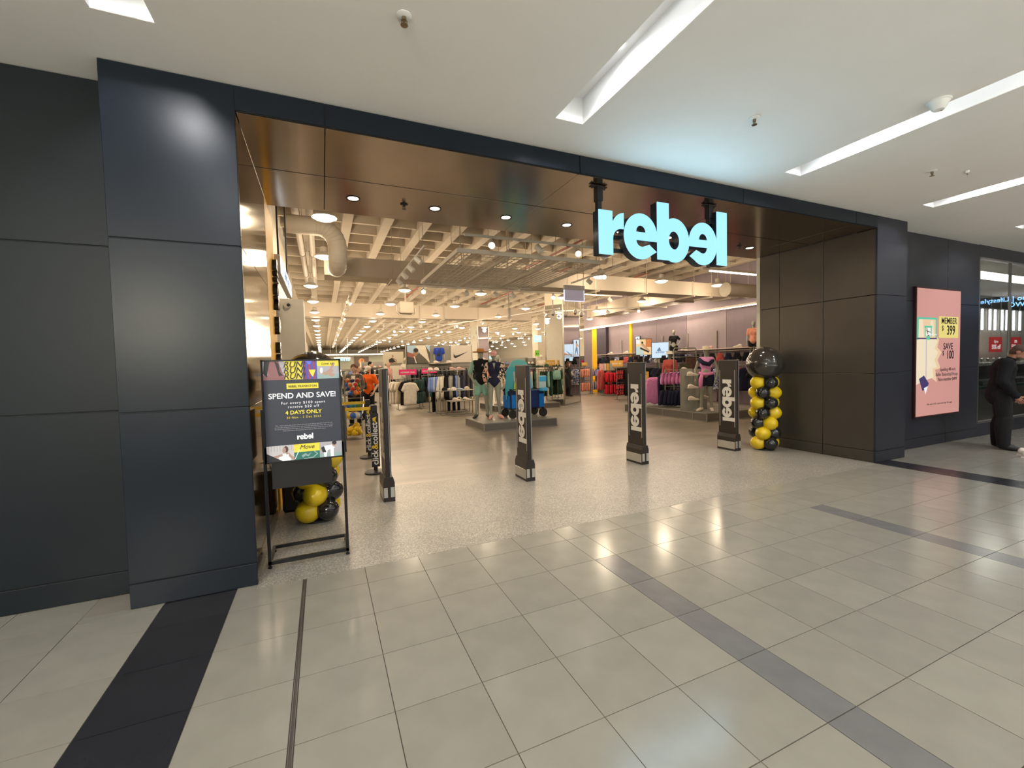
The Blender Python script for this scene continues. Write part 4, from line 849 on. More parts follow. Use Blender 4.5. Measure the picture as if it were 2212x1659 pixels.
def figure(name, label, cat, loc, rz, H, skin, clothes, fem=False, pose=None, head=(0,0), toe=(-12,12), face=True, voxel=.016, lower=True, group=None, hand=True, base_cut=0):
    k = H/SK; J = base_joints(fem)
    for q, v in (pose or {}).items(): J[q] = V3(v)
    S_ = shapes_for(J, fem, head, toe, hand, not face)
    t = thing(name, label, cat, loc, rz, group)
    keys = ['head','neck','torso','hips']+[p+s_ for p in ('uarm','farm') for s_ in '01']+(['palm0','palm1'] if hand else [])
    if lower is True: keys += [p+s_ for p in ('thigh','calf','foot') for s_ in '01']
    elif lower == 'thigh': keys += ['thigh0','thigh1']
    mb = MB()
    for q in keys: raw(mb, S_[q], 0, .5 if (lower == 'thigh' and q.startswith('thigh')) else None)
    ex = MB()
    if hand: fingers(ex, J, '0'); fingers(ex, J, '1')
    bo = link('body', fuse(mb, 'body', skin, voxel, 5, ex), t)
    if lower == 'thigh': MB().cyl((0,.06,-loc[2]/k),(0,.06,.85),.02,n=10).lathe([(.15,0),(.15,.015),(.02,.03)],(0,.06,-loc[2]/k)).build('stand', M_STEEL, t)
    hc = J['head']; R = Euler((math.radians(head[0]), 0, math.radians(head[1]))).to_matrix()
    if face:
        for s_ in (-1, 1): MB().sph(hc+R @ V3((s_*.031,-.082,.008)), (.012,.007,.007), 8, 6).build('eye', M_EYE, bo, True)
        MB().sph(hc+R @ V3((0,-.092,-.063)), (.024,.006,.007), 8, 6).build('mouth', M_LIP, bo, True)
    def hp_(v): return hc+R @ V3(v)
    for c in clothes:
        nm, m, spec = c[0], c[1], c[2]
        if nm.startswith('*'):
            nm = nm[1:]; mb = MB(); spec(mb, hp_, R, J); o = link(nm, mb.mesh(nm, m, 'full'), t)
        else:
            mb = MB()
            for q, infl, frac in spec:
                for s_ in ([''] if q in S_ else ['0','1']): raw(mb, S_[q+s_], infl, frac)
            o = link(nm, fuse(mb, nm, m, voxel, 4), t)
    t.scale = (k, k, k)
    return t, J
# clothes and heads
TOR = lambda i=.012: [('torso', i, None)]
TEE = lambda i=.014, f=.62: [('torso', i, None), ('uarm', i+.006, f), ('hips_up', i+.008, None)]
LONG = lambda i=.016: [('torso', i, None), ('uarm', i, None), ('farm', i, .96), ('hips_up', i+.008, None)]
TROU = lambda i=.012, f=.97: [('seat', i, None), ('thigh', i+.004, None), ('calf', i+.018, f)]
SHORTS = lambda i=.016, f=.72: [('seat', i, None), ('thigh', i+.012, f)]
SHOE = [('foot', .010, None)]
def hair_short(mb, P, R, J): mb.sph(P((0,.018,.045)), (.082,.094,.092), 18, 12, R).sph(P((0,.05,.0)), (.074,.06,.075), 14, 10, R)
def hair_bun(mb, P, R, J): mb.sph(P((0,.020,.042)), (.080,.092,.090), 18, 12, R).sph(P((0,.05,.0)), (.072,.06,.08), 14, 10, R).sph(P((0,.115,.04)), (.04,.04,.04), 12, 8)
def hair_long(mb, P, R, J):
    mb.sph(P((0,.022,.04)), (.086,.096,.094), 18, 12, R)
    for i in range(9):
        a = math.radians(-80+20*i); x, y = .075*math.sin(a), .03+.075*math.cos(a)
        mb.tube([P((x,y,.03)), P((x*1.15,y+.01,-.12)), P((x*1.3,y+.0,-.28)), P((x*1.1,y-.01,-.40-.02*(i%3)))], [.03,.04,.036,.012], 8)
def hair_back(mb, P, R, J): mb.sph(P((0,.03,.035)), (.078,.085,.085), 16, 10, R).sph(P((0,.05,-.02)), (.07,.055,.07), 14, 10, R)
def stubble(mb, P, R, J): mb.sph(P((0,-.045,-.075)), (.05,.05,.045), 14, 10, R)
def cap(mb, P, R, J):
    mb.sph(P((0,.006,.058)), (.088,.102,.078), 20, 12, R)
    pts = [(.088*math.sin(a), -.04-.125*math.cos(a)) for a in [math.radians(-75+15*i) for i in range(11)]]
    up = [P((x,y,.045-.25*abs(x)*abs(x)/.09-.02*(y<-.12))) for x, y in pts]; dn = [p-V3((0,0,.008)) for p in up]
    a = P((0,-.03,.05)); b = a-V3((0,0,.008)); n = len(up)
    mb.add(up+dn+[a,b], [(2*n,i,i+1) for i in range(n-1)]+[(2*n+1,n+i+1,n+i) for i in range(n-1)]+[(i,n+i,n+i+1,i+1) for i in range(n-1)])
    mb.sph(P((0,.0,.136)), .008, 8, 6)
def bucket(mb, P, R, J): mb.M = Matrix.Translation(P((0,0,.045))); mb.lathe([(.135,-.018),(.155,-.022),(.15,-.012),(.098,.0),(.090,.06),(.082,.082),(.001,.088)], n=28, cap=False); mb.M = None
def straw(mb, P, R, J): mb.M = Matrix.Translation(P((0,0,.05))); mb.lathe([(.09,-.004),(.19,-.008),(.21,.012),(.205,.016),(.10,.006),(.094,.06),(.085,.088),(.05,.075),(.001,.083)], n=32, cap=False); mb.M = None
def band(mb, P, R, J): mb.M = Matrix.Translation(P((0,0,.05))); mb.lathe([(.098,.008),(.1,.010),(.098,.03),(.094,.03)], n=32, cap=False); mb.M = None
def sole(mb, P, R, J): pass
F = fabric
fb = {n: F(n, c) for n, c in dict(black=(.012,.012,.014), navy=(.018,.020,.045), white=(.66,.62,.55), mint=(.24,.43,.35), green=(.035,.085,.05), dgreen=(.02,.045,.04), teal=(.02,.10,.11), blue=(.18,.26,.55), royal=(.03,.07,.42), grey=(.30,.30,.27), beige=(.42,.34,.23), pink=(.62,.34,.33), mauve=(.66,.28,.56), magenta=(.72,.25,.52), red=(.55,.02,.035), rust=(.45,.09,.08), peach=(.62,.27,.19), lilac=(.27,.23,.36), orange=(.80,.13,.015), straw=(.45,.20,.06), brown=(.10,.055,.035), char=(.03,.03,.032), cream=(.60,.53,.42), blazer=(.12,.10,.085), paleblue=(.40,.48,.66), hotpink=(.75,.03,.20)).items()}
def floral():
    m = bpy.data.materials.new('fabric_floral'); m.use_nodes = True; nt = m.node_tree; N = nt.nodes; L = nt.links; b = N['Principled BSDF']
    tc = N.new('ShaderNodeTexCoord'); vo = N.new('ShaderNodeTexVoronoi'); vo.inputs['Scale'].default_value = 22; L.new(tc.outputs['Object'], vo.inputs['Vector'])
    cr = N.new('ShaderNodeValToRGB'); cr.color_ramp.interpolation = 'CONSTANT'; e = cr.color_ramp.elements; e[0].color = (.02,.02,.03,1); e[1].position = .35; e[1].color = (.62,.50,.40,1); x = e.new(.8); x.color = (.60,.28,.18,1)
    sp = N.new('ShaderNodeSeparateColor'); L.new(vo.outputs['Color'], sp.inputs[0]); L.new(sp.outputs[0], cr.inputs[0]); L.new(cr.outputs[0], b.inputs['Base Color']); b.inputs['Roughness'].default_value = .9; return m
fb['floral'] = floral()
def camo(n, a, b_):
    m = bpy.data.materials.new('fabric_'+n); m.use_nodes = True; nt = m.node_tree; N = nt.nodes; L = nt.links; b = N['Principled BSDF']
    tc = N.new('ShaderNodeTexCoord'); vo = N.new('ShaderNodeTexNoise'); vo.inputs['Scale'].default_value = 18; L.new(tc.outputs['Object'], vo.inputs['Vector'])
    cr = N.new('ShaderNodeValToRGB'); cr.color_ramp.interpolation = 'CONSTANT'; e = cr.color_ramp.elements; e[0].color = (*a,1); e[1].position = .5; e[1].color = (*b_,1)
    L.new(vo.outputs[0], cr.inputs[0]); L.new(cr.outputs[0], b.inputs['Base Color']); b.inputs['Roughness'].default_value = .9; return m
fb['redprint'] = camo('red_print', (.03,.01,.015), (.55,.04,.04)); fb['blueprint'] = camo('blue_print', (.05,.07,.22), (.55,.55,.6)); fb['camo'] = camo('olive_camo', (.10,.11,.07), (.50,.48,.36))
M_SHOEW = mat('shoe_white', (.70,.62,.55), .5, var=.04); M_SHOEK = mat('shoe_black', (.015,.014,.014), .5); M_SANDAL = mat('sandal_pink', (.70,.36,.30), .5)
# ---- mannequins on the central plinth
PZ1 = .208
m1, _ = figure('mannequin','grey male mannequin in black and mint rash vest, shorts and straw hat','mannequin',(3.93,11.05,PZ1),math.radians(-16),1.86,M_MANN,
  [('rash_vest',fb['black'],[('torso',.013,None),('neck',.008,.5),('hips_up',.022,None)]),('sleeve',fb['mint'],[('uarm',.014,.85)]),('board_shorts',fb['mint'],SHORTS(.014,.66)),('*straw_hat',fb['straw'],straw),('*hat_band',fb['brown'],band),('slide',M_SHOEK,SHOE)],
  pose=dict(el0=(-.29,.06,1.14),wr0=(-.19,-.09,.93),el1=(.28,.06,1.14),wr1=(.20,-.09,.92),an0=(-.15,.03,.085),an1=(.15,.03,.085),kn0=(-.12,-.01,.5),kn1=(.12,-.01,.5)), face=False, head=(4,0), toe=(-25,20))
text('print','/\\_',.07,M_LOGOW,m1,(.05,-.137,1.33),depth=.004,bold=.02)
m2, _ = figure('mannequin','grey female mannequin in navy swimsuit with floral sleeves and pink cap','mannequin',(4.17,10.70,PZ1),math.radians(-18),1.80,M_MANN,
  [('swimsuit',fb['navy'],[('torso',.011,None),('hips',.010,None),('neck',.006,.4)]),('sleeve',fb['floral'],[('uarm',.012,None),('farm',.012,.95)]),('*cap',fb['pink'],cap),('sandal',M_SANDAL,SHOE)],
  fem=True, pose=dict(el0=(-.26,.05,1.13),wr0=(-.22,-.07,.90),el1=(.26,.05,1.13),wr1=(.25,-.06,.88),an0=(-.10,-.02,.085),an1=(.13,.06,.085)), face=False, head=(8,-8), toe=(-15,25))
MB().lathe([(.150,.0),(.162,.02),(.150,.035)], n=24, cap=False).build('waist_frill', fb['cream'], m2, loc=(0,.005,1.06)).scale = (.84,.68,1)
MB().prism([(-.035,1.44),(.035,1.44),(.0,1.27)],.03,'y',-.132).build('neck_opening', M_MANN, m2)
# ---- mannequin on the right plinth
m3, J3 = figure('mannequin','grey female mannequin in white bucket hat, pink crop top and navy shorts','mannequin',(9.59,8.65,.232),math.radians(-52),1.77,M_MANN,
  [('crop_top',fb['mauve'],[('torso',.012,None)]),('shorts',fb['navy'],SHORTS(.014,.42)),('*bucket_hat',fb['cream'],bucket),('sneaker',M_SHOEW,SHOE)],
  fem=True, pose=dict(el0=(-.27,.05,1.13),wr0=(-.27,-.03,.88),el1=(.27,.05,1.13),wr1=(.25,-.06,.88),an0=(-.13,-.03,.085),an1=(.13,.05,.085)), face=False, head=(0,10), toe=(-30,10))
MB().tube([(-.17,-.05,1.40),(-.05,-.14,1.30),(.08,-.13,1.27),(.16,-.02,1.36),(.10,.09,1.40),(-.06,.11,1.40)],[.055,.06,.06,.05,.045,.05],10,True).build('draped_shirt',fb['navy'],m3,'full')
MB().tube([(-.15,-.10,1.02),(0,-.145,1.00),(.15,-.09,1.02),(.16,.08,1.03),(0,.14,1.03),(-.16,.06,1.03)],[.035,.045,.04,.04,.04,.04],10,True).tube([(-.09,-.14,1.0),(-.12,-.155,.86),(-.13,-.14,.70),(-.12,-.13,.62)],[.04,.055,.05,.03],10).build('tied_jumper',fb['magenta'],m3,'full')
# ---- shelf and wall mannequins
figure('mannequin','white-capped mannequin bust in royal blue shirt standing on a shoe shelf','mannequin',(5.0,19.8,1.135),math.radians(-10),1.62,M_MANN,[('polo_shirt',fb['royal'],[('torso',.016,None),('uarm',.02,.7),('hips',.01,None)]),('*cap',fb['white'],cap)],face=False,lower=False,hand=False,voxel=.02)[0]
t_, _ = figure('mannequin','grey mannequin in black crop top and shorts high against the lilac wall','mannequin',(13.42,13.75,1.42),math.radians(-55),1.50,M_MANN,[('crop_top',fb['black'],[('torso',.012,None),('uarm',.014,.5)]),('shorts',fb['black'],SHORTS(.012,.3))],fem=True,pose=dict(el1=(.33,.06,1.18),wr1=(.16,-.02,.98)),face=False,lower='thigh',voxel=.018)
t_, _ = figure('mannequin','mannequin in pink top by the wall, cut off by right jamb','mannequin',(13.42,10.12,1.42),math.radians(-60),1.50,M_MANN,[('top',fb['peach'],TEE()),('shorts',fb['black'],SHORTS(.012,.3))],fem=True,face=False,lower='thigh',voxel=.02)
figure('mannequin','white mannequin in cap and pale hoodie below the sitting athlete picture','mannequin',(3.62,20.7,.2),math.radians(-30),1.88,mat('mannequin_white',(.55,.52,.46),.5),[('hoodie',fb['white'],LONG()),('trousers',fb['grey'],TROU()),('*cap',fb['cream'],cap)],face=False,voxel=.02,hand=False)
figure('mannequin','pale mannequin with white cap and one hand on hip, left of the mirrored column','mannequin',(10.4,19.9,.35),math.radians(-25),1.75,MATS['mannequin_white'],[('top',fb['cream'],TEE(.012,.3)),('trousers',fb['beige'],TROU()),('*cap',fb['white'],cap)],fem=True,pose=dict(el1=(.34,.06,1.18),wr1=(.18,-.02,.98)),face=False,voxel=.02)
figure('mannequin','mannequin in visor and pink and grey jacket behind the right plinth rack','mannequin',(10.55,11.0,.232),math.radians(-60),1.72,M_MANN,[('jacket',fb['rust'],LONG()),('trousers',fb['char'],TROU()),('*bucket_hat',fb['white'],bucket)],fem=True,face=False,voxel=.02,hand=False)
figure('mannequin','mannequin with white boots and floral top behind the swimsuit mannequin','mannequin',(5.82,14.5,.2),math.radians(-22),1.80,M_MANN,[('jacket',fb['floral'],LONG()),('skirt',fb['white'],SHORTS(.02,.6)),('boot',M_SHOEW,[('foot',.014,None),('calf',.012,None)])],fem=True,face=False,voxel=.02,hand=False)
# ---- people
def blaz(mb, P, R, J): mb.prism([(-.05,1.43),(.05,1.43),(.035,1.15),(.0,1.02),(-.035,1.15)],.04,'y',-.145)
figure('person','woman in grey blazer over white top looking down behind the ball stand','person',(.80,12.98,0),math.radians(-12),1.75,M_SKIN2,[('blazer',fb['blazer'],LONG(.02)),('trousers',fb['black'],TROU()),('*top',fb['white'],blaz),('*hair',fb['brown'],hair_bun),('shoe',M_SHOEK,SHOE)],fem=True,pose=dict(el0=(-.25,.0,1.12),wr0=(-.12,-.22,1.0),el1=(.25,.0,1.12),wr1=(.16,-.22,1.0)),head=(28,8))
figure('person','dark-haired woman glancing right behind the blazer woman\'s shoulder','person',(1.08,15.5,0),math.radians(50),1.73,M_SKIN,[('top',fb['cream'],LONG(.016)),('trousers',fb['navy'],TROU()),('*hair',fb['brown'],hair_bun),('shoe',M_SHOEK,SHOE)],fem=True,head=(5,0))
om, _ = figure('person','man in orange polo and white cap holding a phone beside the ball stand','person',(1.32,14.3,0),math.radians(-40),1.70,M_SKIN2,[('polo_shirt',fb['orange'],TEE(.016,.75)),('trousers',fb['black'],TROU()),('*cap',fb['white'],cap),('*beard',fb['brown'],stubble),('knee_band',fb['white'],[('calf',.024,.08)]),('shoe',M_SHOEK,SHOE)],pose=dict(el0=(-.25,.0,1.12),wr0=(-.12,-.26,1.06),el1=(.28,.06,1.13),wr1=(.22,-.08,.90),an0=(-.13,-.12,.085),an1=(.12,.14,.085)),head=(20,-10))
ph = thing('handbag','black shoulder bag hanging at the orange shirt man\'s arm','bag',(1.10,14.1,.98)); MB().rbox(-.13,.13,-.05,.05,0,.22,.03).build('body', M_SHOEK, ph); MB().tube([(-.1,0,.2),(-.08,0,.36),(.08,0,.36),(.1,0,.2)],.012).build('strap', M_SHOEK, ph); MB().rbox(-.06,.06,-.056,-.05,.1,.16,.002).build('clasp', M_STEEL, ph)
figure('person','tall man in black tee and beige trousers standing with his back half turned','person',(2.02,20.9,0),math.radians(65),1.93,M_SKIN,[('tee',fb['black'],TEE(.018,.75)),('trousers',fb['beige'],TROU(.016)),('*hair',fb['black'],hair_short),('shoe',M_SHOEK,SHOE)],pose=dict(el1=(.25,.08,1.13),wr1=(.22,-.02,.90)))
figure('person','bald man in pink polo shirt reading beside the far end of leftmost gate','person',(2.98,21.9,0),math.radians(-75),1.90,M_SKIN2,[('polo_shirt',fb['pink'],TEE(.018,.7)),('trousers',fb['black'],TROU()),('shoe',M_SHOEK,SHOE)],pose=dict(el0=(-.24,-.02,1.13),wr0=(-.12,-.25,1.05),el1=(.24,-.02,1.13),wr1=(.12,-.25,1.05)),head=(15,0))
figure('person','long-haired woman in long dark coat, seen reflected in the mirrored column','person',(13.15,15.86,0),math.radians(170),1.72,M_SKIN2,[('coat',fb['char'],LONG(.03)+[('thigh',.05,None)]),('trousers',fb['black'],TROU()),('*hair',fb['brown'],hair_long),('shoe',M_SHOEK,SHOE)],fem=True)
rg, _ = figure('person','red-haired woman in dark top and glasses behind the right plinth','person',(11.0,10.2,0),math.radians(40),1.70,M_SKIN2,[('top',fb['black'],LONG(.016)),('trousers',fb['navy'],TROU()),('*hair',mat('hair_auburn',(.16,.045,.02),.6,var=.2),hair_back),('shoe',M_SHOEK,SHOE)],fem=True,head=(12,0))
# man in black by the right shop window
J_ = dict(head=(0,-.17,1.585), neck=(0,-.06,1.44), sh0=(-.185,-.03,1.40), sh1=(.185,-.03,1.40), chest=(0,-.005,1.27), el0=(-.27,.02,1.13), wr0=(-.24,-.13,.89), el1=(.27,.02,1.13), wr1=(.25,-.10,.885), an0=(-.12,-.02,.085), an1=(.12,.03,.085), kn0=(-.11,-.03,.5), kn1=(.11,-.01,.5))
mn, _ = figure('person','man with shaved head in black jacket and trousers bowing by right shop window','person',(10.53,3.34,0),math.radians(22),1.80,M_SKIN3,[('jacket',fb['black'],[('torso',.040,None),('uarm',.032,None),('farm',.026,.97),('hem',.018,None),('neck',.012,.4)]),('trousers',mat('fabric_blacker',(.008,.008,.009),.9,bump=.2,bscale=200),[('seat',.03,None),('thigh',.028,None),('calf',.045,.98)]),('*hair',mat('hair_cropped',(.09,.05,.04),.8,var=.2),lambda mb,P,R,J: mb.sph(P((0,.012,.036)),(.0755,.092,.090),18,12,R).sph(P((0,.04,-.01)),(.068,.06,.07),14,10,R)),('*beard',mat('beard_grey',(.10,.07,.06),.9),stubble),('shoe',M_SHOEK,SHOE)],pose=J_,head=(32,0),voxel=.010)
MB().rbox(.175,.19,-.10,-.04,.80,.86,.004).build('key_tag', M_LOGOW, mn)
fw = None
# ------------------------------------------------------------------ garments on hangers
def puff(outl, t=.022, fold=.010, fr=30., seed=0):
    """cloth from a front outline (x,z): rounded edges, then folds pressed into both faces"""
    rng = random.Random(seed); n = len(outl); cx = sum(p[0] for p in outl)/n; cz = sum(p[1] for p in outl)/n
    def ins(p): return (cx+(p[0]-cx)*.93, cz+(p[1]-cz)*.95)
    v = [(*ins(p)[:1], -t, ins(p)[1]) for p in outl]+[(p[0], 0, p[1]) for p in outl]+[(*ins(p)[:1], t, ins(p)[1]) for p in outl]
    me = bpy.data.meshes.new('cloth'); f = [tuple(range(n)), tuple(reversed(range(2*n, 3*n)))]
    for k in range(2): f += [(k*n+i, (k+1)*n+i, (k+1)*n+(i+1)%n, k*n+(i+1)%n) for i in range(n)]
    me.from_pydata(v, [], f); bm = bmesh.new(); bm.from_mesh(me)
    bmesh.ops.triangulate(bm, faces=[q for q in bm.faces if len(q.verts) > 4]); bmesh.ops.subdivide_edges(bm, edges=[e for e in bm.edges if e.calc_length() > .10], cuts=1, use_grid_fill=True)
    bmesh.ops.subdivide_edges(bm, edges=[e for e in bm.edges if e.calc_length() > .12], cuts=1, use_grid_fill=True)
    z0 = min(p[1] for p in outl); ph = rng.random()*6
    for q in bm.verts:
        k = min(1, max(0, -(q.co.z+.08)/(-z0))); q.co.y += fold*k*math.sin(q.co.x*fr+ph+q.co.z*3)*1.3
    bmesh.ops.recalc_face_normals(bm, faces=bm.faces); bm.to_mesh(me); bm.free(); me.polygons.foreach_set('use_smooth', [True]*len(me.polygons)); me.materials.append(fb['white']); return me
def sym(h): return h+[(-x, z) for x, z in reversed(h)]
G = dict(
 tee=puff(sym([(.07,-.045),(.21,-.085),(.33,-.33),(.25,-.40),(.225,-.31),(.235,-.55),(.245,-.86),(.12,-.87)])+[], .03, .010, 26),
 hoodie=puff(sym([(.08,-.03),(.21,-.085),(.28,-.35),(.33,-.66),(.26,-.69),(.235,-.40),(.25,-.70),(.12,-.72)]), .05, .012, 24, 1),
 shorts=puff(sym([(.10,-.06),(.19,-.07),(.22,-.25),(.255,-.47),(.15,-.49),(.045,-.48),(.01,-.28)]), .035, .016, 45, 2),
 skirt=puff(sym([(.08,-.06),(.16,-.06),(.21,-.25),(.27,-.46),(.20,-.49),(.12,-.46),(.05,-.50)]), .04, .022, 60, 3),
 trousers=puff(sym([(.09,-.05),(.18,-.06),(.20,-.35),(.19,-.98),(.06,-1.0),(.02,-.40)]), .04, .012, 40, 4),
 bra=puff(sym([(.07,-.05),(.085,-.05),(.10,-.16),(.15,-.24),(.14,-.36),(.07,-.37),(.03,-.36),(.0,-.25)]), .03, .006, 30, 5),
 dress=puff(sym([(.07,-.04),(.16,-.07),(.17,-.30),(.20,-.60),(.26,-1.02),(.13,-1.04)]), .04, .014, 45, 6),
 jumper=puff([(-.12,-.06),(.12,-.05),(.22,-.12),(.24,-.45),(.30,-.85),(.16,-.93),(.04,-.98),(-.10,-.90),(-.24,-.93),(-.31,-.86),(-.26,-.40),(-.22,-.14)], .07, .018, 28, 7))
GN = dict(tee='T-shirt',hoodie='long-sleeved top',shorts='pair of shorts',skirt='flared skirt',trousers='pair of trousers',bra='sports bra',dress='long dress',jumper='jumper')
M_HANG = mat('hanger_black', (.012,.012,.012), .4)
HG = MB().tube([(-.17,0,-.09),(-.02,0,-.035),(.02,0,-.035),(.17,0,-.09)], .010, 6).tube([(0,0,-.035),(0,0,.0),(.02,0,.03),(.0,0,.045),(-.02,0,.03)], .005, 5).mesh('hanger', M_HANG, True)
CN = dict(black='black',navy='navy',white='white',mint='mint',green='dark green',dgreen='deep green',teal='teal',blue='blue',royal='royal blue',grey='grey',beige='beige',pink='pale pink',mauve='mauve',magenta='orchid pink',red='bright red',rust='rust red',peach='peach',lilac='lilac',orange='orange',cream='cream',char='charcoal',redprint='red printed',blueprint='blue printed',paleblue='pale blue',camo='camouflage',hotpink='hot pink',brown='brown',blazer='taupe',floral='patterned')
def garment(kind, col, loc, rz, label, group=None, sc_=1., hang=True):
    o = bpy.data.objects.new(GN[kind].replace('pair of ','').replace('-','_').replace(' ','_').lower().replace('t_shirt','tee_shirt'), G[kind]); COL.objects.link(o); o.location = loc; o.rotation_euler = (0,0,rz); o.scale = (sc_,)*3
    o.material_slots[0].link = 'OBJECT'; o.material_slots[0].material = fb[col]
    if hang: link('hanger', HG, o)
    return tag(o, label, 'clothing', group)
def hang_row(kind, cols, p0, p1, z, face, where, sc_=1., hang=True, jitter=6, kinds=None):
    """garments side by side along a rail from p0 to p1 (left to right as one faces them), each turned by face degrees from the rail"""
    a = math.atan2(p1[1]-p0[1], p1[0]-p0[0]); n = len(cols); rng = random.Random(len(where)*7+n)
    for i, c in enumerate(cols):
        t = (i+.5)/n; kd = kinds[i] if kinds else kind
        nth = ORD[i] if i < len(ORD) else 'number %d'%(i+1)
        lab = '%s %s on %s, %s from left' % (CN[c], GN[kd], where, nth)
        garment(kd, c, (p0[0]+(p1[0]-p0[0])*t, p0[1]+(p1[1]-p0[1])*t, z+rng.uniform(-.01,.01)), a+math.radians(face+rng.uniform(-jitter,jitter)), lab, 'clothes on '+where, sc_, hang)
M_RACK = mat('rack_steel', (.26,.24,.21), .35, .7, var=.05)
def rack(label, p0, p1, zs, top=None, depth=.42, name='clothes_rack'):
    a = math.atan2(p1[1]-p0[1], p1[0]-p0[0]); L = math.hypot(p1[0]-p0[0], p1[1]-p0[1]); H = max(zs)+.02 if top is None else top
    t = thing(name, label, 'rack', (p0[0],p0[1],0), a)
    for x in (0, L):
        MB().box(x-.014,x+.014,-.014,.014,.02,H).build('post', M_RACK, t); MB().box(x-.016,x+.016,-depth/2,depth/2,0,.02).build('foot', M_RACK, t)
    for z in zs: MB().cyl((0,0,z),(L,0,z),.012,n=8).build('rail', M_RACK, t)
    if top: MB().box(-.02,L+.02,-depth/2,depth/2,top,top+.025).build('top_shelf', M_RACK, t)
    return t
def card(label, loc, w_, h_, m, rz=0., name='price_card', txt=None, cat='sign', tm=None):
    t = thing(name, label, cat, loc, rz); MB().box(-w_/2,w_/2,-.006,.006,0,h_).build('card', m, t); MB().box(-w_*.12,w_*.12,-.02,.02,-.10,0).build('holder', M_RACK, t)
    if loc[1] == 21.0: MB().cyl((0,.02,-loc[2]),(0,.02,0),.012,n=8).build('stem', M_RACK, t)
    if txt: text('lettering', txt, h_*.42, tm or M_LOGOW, t, (0,-.0075,h_*.32))
    return t
# ---- plinths
M_PLT = mat('plinth_top', (.20,.19,.165), .35, var=.06); M_PLP = mat('plinth_panel', (.12,.11,.098), .5, var=.05); M_PLF = mat('plinth_frame', (.24,.225,.195), .45, .3)
def plinth(label, x0, x1, y0, y1, h, xj=(), yj=()):
    t = thing('display_plinth', label, 'plinth', (x0,y0,0)); W, D = x1-x0, y1-y0
    MB().box(0.01,W-.01,.01,D-.01,.0,h-.03).build('core', M_PLP, t); MB().rbox(0,W,0,D,h-.03,h,.006).build('top', M_PLT, t); MB().box(0,W,0,D,0,.022).build('base_rail', M_PLF, t)
    for x in [0]+[q-x0 for q in xj]+[W-.03]: MB().box(x,x+.03,-.004,.02,.0,h-.028).build('upright', M_PLF, t)
    for y in [0]+[q-y0 for q in yj]+[D-.03]: MB().box(-.004,.02,y,y+.03,.0,h-.028).build('upright', M_PLF, t)
    return t
plinth('grey plinth in mid shop carrying two swimwear mannequins and the blue wagon',3.55,5.60,9.88,11.35,.208)
plinth('grey plinth behind the swimwear mannequins, carrying green and white clothes',5.47,8.05,13.95,15.6,.20)
plinth('grey plinth at right carrying shoe tower, pink clothes and bucket hat mannequin',9.17,11.0,8.25,11.6,.232,yj=(8.71,9.83))
plinth('low plinth under the pale hoodie mannequin',3.25,4.0,20.3,21.1,.20); plinth('low plinth under the hand-on-hip mannequin',9.95,10.85,19.45,20.35,.35)
# ---- four-way rack with tees
rack('four-way clothes rack with white tee in front under a pink sign',(2.62,17.0),(3.45,17.0),[1.18],None,.7)
garment('tee','white',(3.05,16.75,1.10),math.radians(-8),'white T-shirt facing the entrance on the rack under the pink sign',None,1.06)
garment('tee','black',(2.98,16.9,1.16),math.radians(-6),'black T-shirt directly behind the front-facing white T-shirt',None,1.15)
hang_row('tee',['white','white','cream'],(2.42,17.1),(2.72,17.0),1.14,60,'left arm of tee rack',1.05)
hang_row('shorts',['dgreen','dgreen','dgreen'],(3.36,16.9),(3.62,17.1),1.18,20,'right arm of tee rack, upper tier',1.05); hang_row('shorts',['dgreen','dgreen','dgreen'],(3.36,16.85),(3.66,17.1),.72,20,'right arm of tee rack, lower tier',1.05)
hang_row('tee',['black','char','black','green'],(2.6,17.25),(3.5,17.4),1.16,65,'back arm of tee rack')
M_PINKS = mat('hot_pink_card', (.72,.02,.17), .5)
card('hot pink sale card above the rack of white and black tees',(3.02,16.95,1.34),.68,.21,M_PINKS,txt='MEMBER DEAL'); card('hot pink sale card farther right behind the folding tables',(4.0,17.6,1.36),.62,.20,M_PINKS,txt='MEMBER DEAL')
rack('clothes rack holding the second hot pink card',(3.72,17.7),(4.6,17.7),[1.28]); hang_row('tee',['teal','black','teal','black','navy','black'],(3.72,17.7),(4.6,17.7),1.25,70,'rack under second pink card')
rack('clothes rack between pink polo man and tee rack',(1.9,19.0),(2.6,19.0),[1.35]); hang_row('hoodie',['white','navy','white','grey','white'],(1.9,19),(2.6,19),1.32,70,'rack behind leftmost gate')
# ---- rail rack and nesting tables
rack('tall rail rack of shorts and hoodies behind the nesting tables',(3.43,15.2),(4.76,15.3),[1.40],1.47,.5)
hang_row('shorts',['blue','blue','paleblue','blue','white','white','cream','black','black','grey','grey','navy','blue','grey','navy','navy'],(3.48,15.2),(4.74,15.3),1.34,62,'tall rail rack',1.25,True,8,['shorts']*4+['hoodie']*12)
hang_row('trousers',['black','white','cream','navy','black','navy'],(3.55,15.45),(4.7,15.55),.95,70,'low rail of tall rack')
M_TBL = mat('table_top_grey', (.30,.28,.24), .5)
def table(label, x0, x1, y0, y1, h):
    t = thing('nesting_table', label, 'table', (x0,y0,0)); W, D = x1-x0, y1-y0; r = .08
    MB().rbox(.0,W,0,D,h-.02,h,.005).build('tabletop', M_TBL, t)
    for y in (0, D):
        for s_ in (0, 1):
            x = 0 if s_ == 0 else W; q = 1 if s_ == 0 else -1
            MB().tube([(x+q*r,y,h-.03),(x+q*.03,y,h-.04),(x,y,h-.09),(x,y,.03)],.014,8).build('leg', M_RACK, t, True)
    for y in (0, D): MB().tube([(0,y,.02),(W,y,.02)],.014,8).build('floor_rail', M_RACK, t)
    return t
